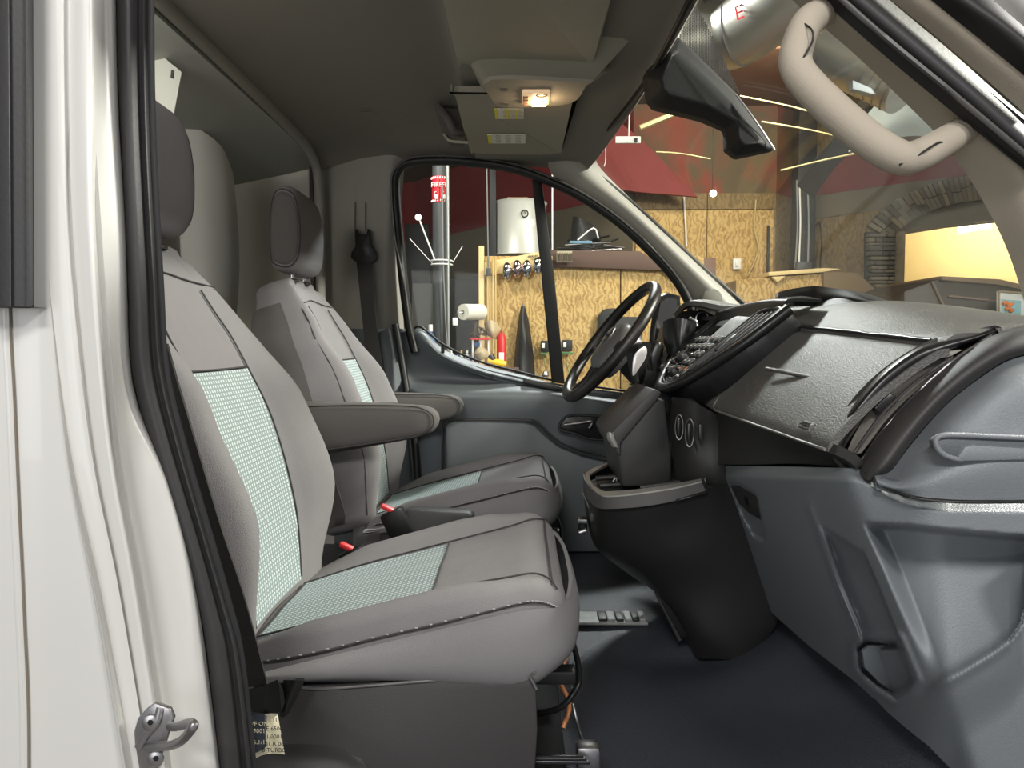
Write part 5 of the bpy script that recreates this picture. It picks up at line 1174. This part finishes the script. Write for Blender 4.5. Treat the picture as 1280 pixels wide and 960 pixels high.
# tank
tk = thing('water_tank', P(650, 322, 6.1), 'white cylindrical tank with a small gauge standing on the partition', 'tank')
TNK = mat('tank_white', (196, 196, 188), .35, .2)
lathe('drum', [(.20, 0), (.215, .01), (.205, .03), (.205, .40), (.215, .42), (.20, .43), (0, .435)], P(650, 322, 6.1), TNK, tk, (0, 0, 1), 32)
tube('gauge', [P(656 + 4 * math.cos(a), 267 + 4.4 * math.sin(a), 5.88) for a in [2 * PI * k / 14 for k in range(14)]], .005, DKG, tk, 6, 2, closed=True)
tube('gauge_needle', [P(656, 267, 5.88), P(656, 263.5, 5.88)], .003, DKG, tk, 6)
box('top_board', P(647, 250, 6.0), (.16, .05, .03), CREAM, tk, .003)
# hubcaps
for (x, y_, lab, cm) in ((634, 344, 'leftmost of the chrome domes in a row on the board partition', (205, 205, 205)), (646.5, 341, 'second chrome dome from the left, slightly pink sheen', (215, 190, 185)), (658.5, 341, 'third chrome dome from the left on the header', (205, 205, 205)), (672.5, 337, 'rightmost chrome dome half behind the window divider', (205, 205, 205))):
    o = lathe('chrome_dome', [(.040, 0), (.040, .008), (.034, .022), (.020, .032), (.006, .036), (0, .036)], P(x, y_, 5.72), mat('dome_%d' % cm[1], cm, .12, 1), None, (0, -1, 0), 24)
    o.scale = (.92, 1, 1.7); tag(o, lab, 'dome', 'chrome domes on the partition')
# towel roll
tr_ = thing('paper_towel_roll', P(588, 390, 5.6), 'white paper towel roll mounted sideways beside the pole', 'towel roll')
PAP = mat('white_paper', (226, 222, 205), .9)
tube('roll', [P(579, 390, 5.55), P(602, 390, 5.70)], .058, PAP, tr_, 24, sm=False)
tube('core', [P(577.6, 390, 5.54), P(580, 390, 5.56)], .012, DKG, tr_, 12); tube('holder_rod', [P(574, 391, 5.53), P(579, 390, 5.54)], .005, STEEL, tr_, 6)
# bench clutter
bn = thing('bench', P(590, 470, 5.5), 'dark narrow bench behind the door sill carrying tools and bottles', 'bench')
box('bench_top', P(588, 462, 5.38), (.68, .22, .03), DKW, bn, .004)
for x in (536, 638): box('leg', Vector((P(x, 600, 5.4).x, 5.38, P(590, 462, 5.38).z - .66)), (.04, .04, 1.3), DKW, bn, .003)
bz = P(588, 462, 5.38).z + .015
def onb(px, d): p = P(px, 460, d); return Vector((p.x, d, bz))
cm_ = {'red': (205, 40, 40), 'blue': (60, 110, 170), 'white': (225, 225, 220), 'yellow': (235, 190, 40), 'green': (70, 130, 80), 'clear': (170, 185, 185), 'black': (30, 30, 30), 'tan': (170, 150, 115)}
def CM(n_): return mat('coloured_plastic_' + n_, cm_[n_], .4)
def bottle(px, d, h, r_, body, cap, lab, cat='bottle'):
    t = thing('bottle', onb(px, d), lab, cat, 'bottles on the bench')
    b0 = onb(px, d); lathe('body', [(r_, 0), (r_, h * .62), (r_ * .8, h * .72), (r_ * .35, h * .8), (r_ * .35, h * .86)], b0, CM(body), t, (0, 0, 1), 16)
    lathe('cap', [(r_ * .45, h * .84), (r_ * .45, h), (0, h)], b0, CM(cap), t, (0, 0, 1), 12)
bottle(538.5, 5.35, .30, .034, 'blue', 'white', 'tall blue and white canister left of the pole at the window corner', 'canister')
bottle(547.5, 5.30, .16, .012, 'red', 'white', 'thin red-capped tube at the foot of the pole')
bottle(564, 5.42, .13, .022, 'white', 'white', 'white spray bottle just right of the pole')
bottle(572, 5.42, .10, .015, 'white', 'blue', 'small white bottle with blue cap on the bench')
bottle(577, 5.44, .12, .014, 'clear', 'yellow', 'small clear bottle with yellow cap on the bench')
bottle(584, 5.42, .12, .018, 'clear', 'white', 'squat clear bottle in the middle of the bench')
bottle(590, 5.44, .10, .012, 'blue', 'red', 'small blue bottle with red cap near the jar stand')
bottle(580.5, 5.36, .055, .022, 'red', 'white', 'low red and white tin at the front of the bench', 'tin')
bottle(594, 5.36, .05, .02, 'white', 'red', 'low white tin with red lid at the front of the bench', 'tin')
rk = thing('tool_stand', onb(601, 5.41), 'red-topped clear dispenser with a heap of dark tools on it', 'dispenser')
b0 = onb(601, 5.41)
box('top_plate', b0 + Vector((0, 0, .20)), (.14, .10, .014), CM('red'), rk, .003); box('base_plate', b0 + Vector((0, 0, .008)), (.13, .10, .014), CM('red'), rk, .003)
for sx in (-.055, 0, .055): tube('strut', [b0 + Vector((sx, -.03, 0)), b0 + Vector((sx, -.03, .2))], .006, SW, rk, 8)
box('blue_block', b0 + Vector((-.02, 0, .16)), (.04, .03, .03), CM('blue'), rk, .004)
hp = []
for k in range(14):
    hp.append(tubeVF([b0 + Vector((random.uniform(-.08, .08), random.uniform(-.03, .03), .21 + random.uniform(0, .03))), b0 + Vector((random.uniform(-.05, .05), random.uniform(-.03, .03), .23 + random.uniform(0, .09)))], random.uniform(.005, .012), 6))
V, Fc = join(hp); mk('tool_heap', V, Fc, mat('tarnished_metal', (80, 70, 62), .4, .6), rk)['kind'] = 'stuff'
o = lathe('cap', [(.045, 0), (.05, .02), (.04, .055), (.015, .075), (0, .078)], P(604, 447, 5.3), CM('tan'), None, (-.5, -.3, 1), 20); o.name = 'dust_mask'; tag(o, 'pale rounded dust mask leaning on the bench front', 'mask')
yt = thing('hand_tool', onb(622, 5.35), 'yellow power tool lying at the end of the bench', 'tool')
b0 = onb(622, 5.35); tube('housing', [b0 + Vector((-.07, 0, .045)), b0 + Vector((0, 0, .03)), b0 + Vector((.06, 0, .02))], [.022, .03, .022], CM('yellow'), yt, 12)
tube('nozzle', [b0 + Vector((-.03, 0, .05)), b0 + Vector((-.05, 0, .09))], .022, CM('black'), yt, 12)
fe = thing('fire_extinguisher', onb(627, 5.42), 'red cylinder with a white label beside the bench end', 'extinguisher')
b0 = onb(627, 5.42); lathe('cylinder', [(.032, 0), (.034, .02), (.034, .2), (.02, .235), (.008, .24), (.008, .26), (0, .26)], b0, CM('red'), fe, (0, 0, 1), 20)
box('label', b0 + Vector((0, -.034, .07)), (.035, .004, .07), SW, fe, .001)
o = thing('rag', P(614, 405, 5.45), 'tan cloth rag hanging beside the tool heap', 'rag')
patch('cloth', [[(606, 402, 5.45), (613, 400, 5.42), (622, 404, 5.45)], [(608, 412, 5.43), (615, 414, 5.40), (626, 414, 5.44)], [(612, 420, 5.44), (617, 424, 5.42), (622, 424, 5.44)]], CM('tan'), o, 5, .004)
# jacket on the partition
jk = thing('hanging_jacket', P(655, 470, 5.65), 'black quilted garment hanging in a point on the board partition', 'jacket')
patch('garment', [
  [(651, 383, 5.74), (653, 382, 5.72), (656, 383, 5.72), (657, 386, 5.74)],
  [(648, 400, 5.74), (652, 400, 5.68), (657, 400, 5.70), (661, 402, 5.74)],
  [(645, 425, 5.74), (650, 424, 5.67), (658, 426, 5.66), (665, 428, 5.74)],
  [(643, 450, 5.74), (650, 452, 5.66), (660, 450, 5.68), (668, 452, 5.74)],
  [(641, 478, 5.74), (650, 478, 5.65), (660, 478, 5.66), (669, 478, 5.74)]], mat('quilted_black', (34, 33, 34), .5, bump=1, scale=18), jk, 5, .02)
tube('hook', [P(654, 380, 5.75), P(654, 384, 5.73)], .006, STEEL, jk, 6)
# chargers
for (x, y_, lab) in ((682, 433, 'black charger on a green shelf left of the window divider'), (709, 432, 'black charger on a green shelf right of the window divider')):
    t = thing('wall_charger', P(x, y_, 5.74), lab, 'charger', 'chargers on the partition')
    box('body', P(x, y_, 5.75), (.075, .05, .085), DKG, t, .006); box('label', P(x - 3, y_ - 1, 5.718), (.022, .004, .035), SW, t, .001)
    box('shelf', P(x, y_ + 9, 5.73), (.085, .05, .01), CM('green'), t, .001)
    tube('lead', [P(x - 3, y_ + 10, 5.72), P(x - 1, y_ + 22, 5.72), P(x + 2, y_ + 34, 5.72)], .003, CM('green'), t, 6, 4)
o = lathe('hanging_bulb', [(.02, 0), (.028, .02), (.018, .045), (0, .06)], P(682, 472, 5.72), STEEL, None, (0, 0, 1), 16); tag(o, 'small shiny metal weight hanging under the left charger', 'weight')
# frame pile on top of the partition
fp = thing('bicycle_frames', P(745, 313, 6.0), 'tangle of black and chrome bicycle frames piled on the partition top', 'bicycle parts')
random.seed(3)
for k in range(12):
    a = P(random.uniform(696, 740), random.uniform(300, 312), random.uniform(5.85, 6.2)); b = P(random.uniform(735, 782), random.uniform(288, 312), random.uniform(5.85, 6.2))
    tube('frame_tube', [a, b], .008, DKG if k % 3 else STEEL, fp, 8)
tube('frame_tube', [P(712, 303, 5.84), P(740, 303, 5.84)], .012, mat('light_blue_metal', (150, 195, 225), .25, .5), fp, 8)
tube('frame_tube', [P(730, 314, 5.84), P(777, 311, 5.84)], .012, CHR, fp, 8)
tube('frame_tube', [P(722, 300, 5.84), P(742, 285, 5.84), P(748, 298, 5.84)], .006, SW, fp, 8, 3)
patch('seat_cover', [[(716, 270, 6.1), (724, 272, 6.0), (740, 280, 6.1)], [(714, 288, 6.1), (726, 290, 6.0), (750, 292, 6.1)], [(712, 310, 6.1), (728, 310, 6.0), (752, 310, 6.1)]], DKG, fp, 4, .03)
# dark case behind the steering wheel and exterior mirror
o = prism('tool_case', [(748, 395), (756, 386), (770, 385), (776, 396), (800, 396), (800, 425), (796, 455), (748, 430)], 5.7, .09, DKG, None, .01); tag(o, 'black case on the partition seen between window and steering wheel', 'case')
mr = thing('side_mirror', P(833, 420, 2.9), 'exterior side mirror with glossy dark glass outside the quarter window', 'mirror')
patch('mirror_glass', [[(826, 378, 2.88), (836, 372, 2.90), (846, 374, 2.95)], [(820, 410, 2.88), (834, 410, 2.90), (848, 410, 2.95)], [(816, 445, 2.88), (832, 445, 2.90), (848, 440, 2.95)]], mat('mirror_glass', (150, 140, 135), .08, 1), mr, 5, .008)
patch('mirror_shell', [[(822, 372, 2.92), (836, 367, 2.94), (850, 370, 2.99)], [(816, 410, 2.92), (834, 408, 3.02), (852, 410, 2.99)], [(812, 452, 2.92), (832, 450, 2.94), (852, 446, 2.99)]], BLKS, mr, 5, .01)
box('mirror_arm', P(830, 440, 2.80), (.05, .22, .05), BLKS, mr, .01)
# ---- seen through the windshield
o = box('steel_column', (P(1004, 280, 6.4).x, 6.4, .3), (.15, .15, 3.3), DKG, None, .01); tag(o, 'black steel column with cables beyond the windshield centre', 'column')
for k, x in enumerate((996, 999.5, 1010)):
    w_ = tube('cable', [P(x, 225 + k * 6, 6.28), P(x + 1, 280, 6.28), P(x - 2 + k, 335, 6.27)], .007, mat('grey_cable', (130, 130, 128), .6) if k != 1 else SW, None, 6); tag(w_, ['dark grey cable on the left edge of the black column', 'white cable down the middle of the black column', 'grey cable on the right edge of the black column'][k], 'cable', 'cables on the black column')
o = box('junction_box', P(1004, 333, 6.25), (.12, .06, .07), POLE, None, .006); tag(o, 'grey box at the foot of the black column on the ledge', 'box')
cb = thing('board_counter', P(985, 378, 6.1), 'low board-clad counter with a cream ledge below the black column', 'counter')
mk('front_panel', *prismVF([P(x, y_, 6.0) for x, y_ in ((920, 350), (1028, 342), (1028, 560), (920, 560))], (0, .3, 0), .004), OSB, cb, smooth=False)
prism('ledge', [(961, 340), (1030, 335), (1052, 336), (1030, 340), (961, 345)], 5.96, .35, CREAM, cb, .003)
prism('ledge_bracket', [(965, 346), (982, 345), (972, 353)], 5.96, .1, CREAM, cb, .002)
o = prism('shadow_wedge', [(1030, 340), (1072, 341), (1095, 362), (1095, 560), (1030, 560)], 5.95, .3, mat('shadow_brown', (112, 92, 66), .8), None, .004); tag(o, 'brown wedge with a sloped corner, standing in for the shadow beside the stone pier', 'box')  # solid wedge built where a shadow falls, its shade put into the brown
o = prism('brown_box', [(868, 321), (895, 322), (895, 345), (868, 345)], 5.9, .2, mat('mauve_brown_board', (122, 96, 84), .8), None, .006); tag(o, 'mauve brown box against the boards at the windshield corner', 'box')
sx_ = thing('wall_switch', P(921, 330, 6.5), 'white wall box on the yellow board wall', 'switch')
box('plate', P(921, 330, 6.5), (.068, .03, .09), SW, sx_, .005); box('rocker', P(921, 330, 6.48), (.02, .012, .035), SW, sx_, .002)
for x0, pts in ((855, ((855, 245), (857, 280), (858, 308))),):
    o = tube('thin_pipe', [P(x, y_, 6.5) for x, y_ in pts], .007, SW, None, 6, 4); tag(o, 'thin pale conduit on the yellow board wall', 'pipe')
o = tube('wall_cable', [P(x, y_, 6.5) for x, y_ in ((945, 250), (943, 285), (948, 310), (942, 330), (934, 345))], .006, mat('tan_cable', (200, 180, 130), .6), None, 6, 5); tag(o, 'loose tan cable sagging beside the white wall box', 'cable')
o = tube('wall_cable', [P(x, y_, 6.75) for x, y_ in ((1018, 285), (1024, 278), (1027, 300), (1025, 335))], .006, DKG, None, 6, 5); tag(o, 'dark looped cable right of the black column', 'cable')
slab('board_joint', tuple(P(960, 300, 6.46))[:2], tuple(P(962.5, 300, 6.46))[:2], -1.5, .98, DKG, .03, None).name = 'corner_strip'
bpy.data.objects['corner_strip']['kind'] = 'structure'
# dark trailer with poster
tl = thing('trailer', P(1210, 560, 5.2), 'dark brown enclosed trailer with a ridged roof right of the stone pier', 'trailer')
TLB = mat('trailer_brown', (48, 38, 33), .5)
prism('body', [(1130, 364), (1178, 347), (1250, 352), (1300, 364), (1400, 380), (1400, 640), (1130, 640)], 5.0, .9, TLB, tl, .01)
prism('roof_edge', [(1176, 345), (1250, 349), (1300, 361), (1300, 367), (1250, 356), (1178, 350)], 4.97, .9, mat('roof_tan', (130, 108, 84), .6), tl, .003)
for q in ((( 1165, 352), (1182, 388)), ((1182, 388), (1245, 396)), ((1185, 370), (1245, 376))): tube('body_crease', [P(*q[0], 4.99), P(*q[1], 4.99)], .01, mat('crease_brown', (120, 98, 84), .4), tl, 6)
ps = thing('poster_board', P(1266, 410, 4.9), 'framed white and cyan board with orange script at the right edge', 'sign')
prism('board', [(1249, 364), (1330, 370), (1330, 440), (1249, 440)], 4.9, .03, mat('board_white', (226, 232, 228), .4), ps, .003)
prism('cyan_field', [(1252, 374), (1276, 376), (1276, 405), (1252, 405)], 4.895, .006, mat('cyan_print', (150, 205, 215), .5), ps)
tube('board_frame', [P(1249, 440, 4.89), P(1249, 364, 4.89), P(1330, 370, 4.89)], .008, mat('frame_tan', (170, 150, 120), .5), ps, 6, sm=False)
for yv, dx in ((380, 0), (387, 3), (396, 1)): tube('orange_script', [P(1254 + dx, yv, 4.885), P(1258 + dx, yv - 2, 4.885), P(1261 + dx, yv + 2, 4.885), P(1266, yv - 1, 4.885)], .012, mat('orange_print', (240, 130, 40), .5), ps, 6, 4)
# parked red car roofline beyond the dash
rc = thing('red_car', P(930, 420, 5.0), 'dark red car, only its roofline visible over the dash', 'car')
patch('roof', [[(900, 386, 5.2), (935, 378, 5.1), (968, 375, 5.0), (1010, 380, 4.9)], [(890, 395, 5.0), (935, 390, 4.9), (968, 388, 4.8), (1010, 392, 4.7)], [(880, 430, 4.9), (935, 430, 4.8), (968, 430, 4.7), (1010, 430, 4.6)]], mat('dark_red_paint', (120, 28, 36), .25, coat=.6), rc, 5, .02)
patch('window', [[(945, 384, 4.93), (955, 377, 5.0), (972, 374, 4.95)], [(942, 388, 4.87), (956, 386, 4.85), (974, 386, 4.8)]], mat('tinted_glass', (90, 95, 98), .15), rc, 4, .01)
# ducts
d1 = thing('round_duct', P(930, 40, 4.0), 'large silver round duct with bands above the windshield', 'duct')
DUC = mat('galvanised_duct', (185, 182, 172), .38, .75, var=.08, vscale=5)
tube('duct_pipe', [P(835, 60, 4.3), P(895, 45, 4.3), P(925, 35, 4.2), P(970, 0, 4.0), P(1010, -45, 3.8)], .19, DUC, d1, 28, 6)
for a, b in (((897, 44, 4.3), (900, 43, 4.29)), ((922, 36, 4.21), (925, 35, 4.2)), ((905, 42, 4.27), (907, 41, 4.27))):
    tube('band', [P(*a), P(*b)], .198, STEEL, d1, 28, sm=False)
text('duct_lettering', 'EE', P(930, 14, 3.95), .10, (.9, 0, .35), (-.2, 0, .9), mat('sign_red', (214, 34, 52), .5), d1, .001)
d2 = thing('spiral_duct', P(1070, 80, 4.2), 'ribbed silver spiral duct seen inside the grab handle loop', 'duct')
tube('duct_pipe', [P(1030, 62, 4.2), P(1060, 80, 4.1), P(1095, 95, 4.0), P(1130, 112, 3.9)], .125, DUC, d2, 24, 6)
for k in range(9):
    t_ = k / 8; c = P(1036 + 86 * t_, 66 + 42 * t_, 4.18 - .26 * t_); c2 = P(1037.5 + 86 * t_, 67 + 42 * t_, 4.177 - .26 * t_); tube('rib', [c, c2], .130, STEEL, d2, 24, sm=False)
o = prism('ceiling_panel', [(1066, 100), (1108, 118), (1108, 122), (1066, 111)], 3.9, .05, mat('pale_blue_board', (170, 180, 185), .6), None, .003); tag(o, 'small pale panel hanging under the spiral duct', 'panel')
for k, (pts, lab) in enumerate(((((925, 120), (975, 130), (1020, 141)), 'upper pale wire crossing the ceiling right of the sensor box'), (((952, 152), (1010, 162), (1062, 174)), 'lower pale wire crossing the ceiling under the grab handle'),
        (((976, 213), (1030, 200), (1088, 188)), 'pale pipe rising to the right over the red wall band'), (((820, 190), (850, 192), (888, 199)), 'yellowish pipe left of the sensor box base'), (((800, 160), (825, 150), (842, 143)), 'pale roof strut at the far corner of the windshield'))):
    o = tube('ceiling_pipe', [P(x, y_, 5.2) for x, y_ in pts], .006 if k != 4 else .02, mat('pale_conduit', (205, 190, 140), .5), None, 6, 4); tag(o, lab, 'pipe', 'pipes under the garage ceiling')
sg = thing('hanging_sign', P(782, 174, 5.3), 'small white sign hanging near the far top corner of the windshield', 'sign')
box('plate', P(785, 175, 5.3), (.17, .02, .045), SW, sg, .002); box('mark', P(795, 175, 5.285), (.02, .006, .03), DKG, sg, 0); tube('cord', [P(786, 170, 5.3), Vector((P(788, 161, 5.3).x, 5.3, 2.0))], .005, SW, sg, 6)
tube('cord', [P(757, 178, 5.3), P(757, 200, 5.3), P(755, 208, 5.3)], .003, SW, sg, 6, 3)
gp = thing('grey_tarp', P(1090, 150, 5.2), 'grey sheet draped from the ceiling beyond the near pillar handle', 'sheet')
patch('sheet', [[(1082, 145, 5.3), (1108, 118, 5.2), (1140, 105, 5.1), (1165, 120, 5.0)], [(1075, 165, 5.3), (1110, 150, 5.15), (1140, 140, 5.05), (1180, 150, 5.0)], [(1060, 190, 5.3), (1110, 175, 5.2), (1150, 170, 5.1), (1190, 185, 5.0)]], mat('grey_tarp', (140, 148, 148), .7, var=.2, vscale=4), gp, 5, .02)
bk = thing('black_drape', P(1040, 200, 5.4), 'black drape running down from the ceiling to the black column', 'drape')
patch('drape', [[(1104, 66, 5.35), (1116, 64, 5.35)], [(1078, 122, 5.4), (1090, 120, 5.4)], [(1050, 165, 5.5), (1078, 172, 5.5)], [(1020, 200, 5.7), (1042, 212, 5.7)], [(996, 232, 6.0), (1016, 248, 6.0)]], DKG, bk, 5, .02)
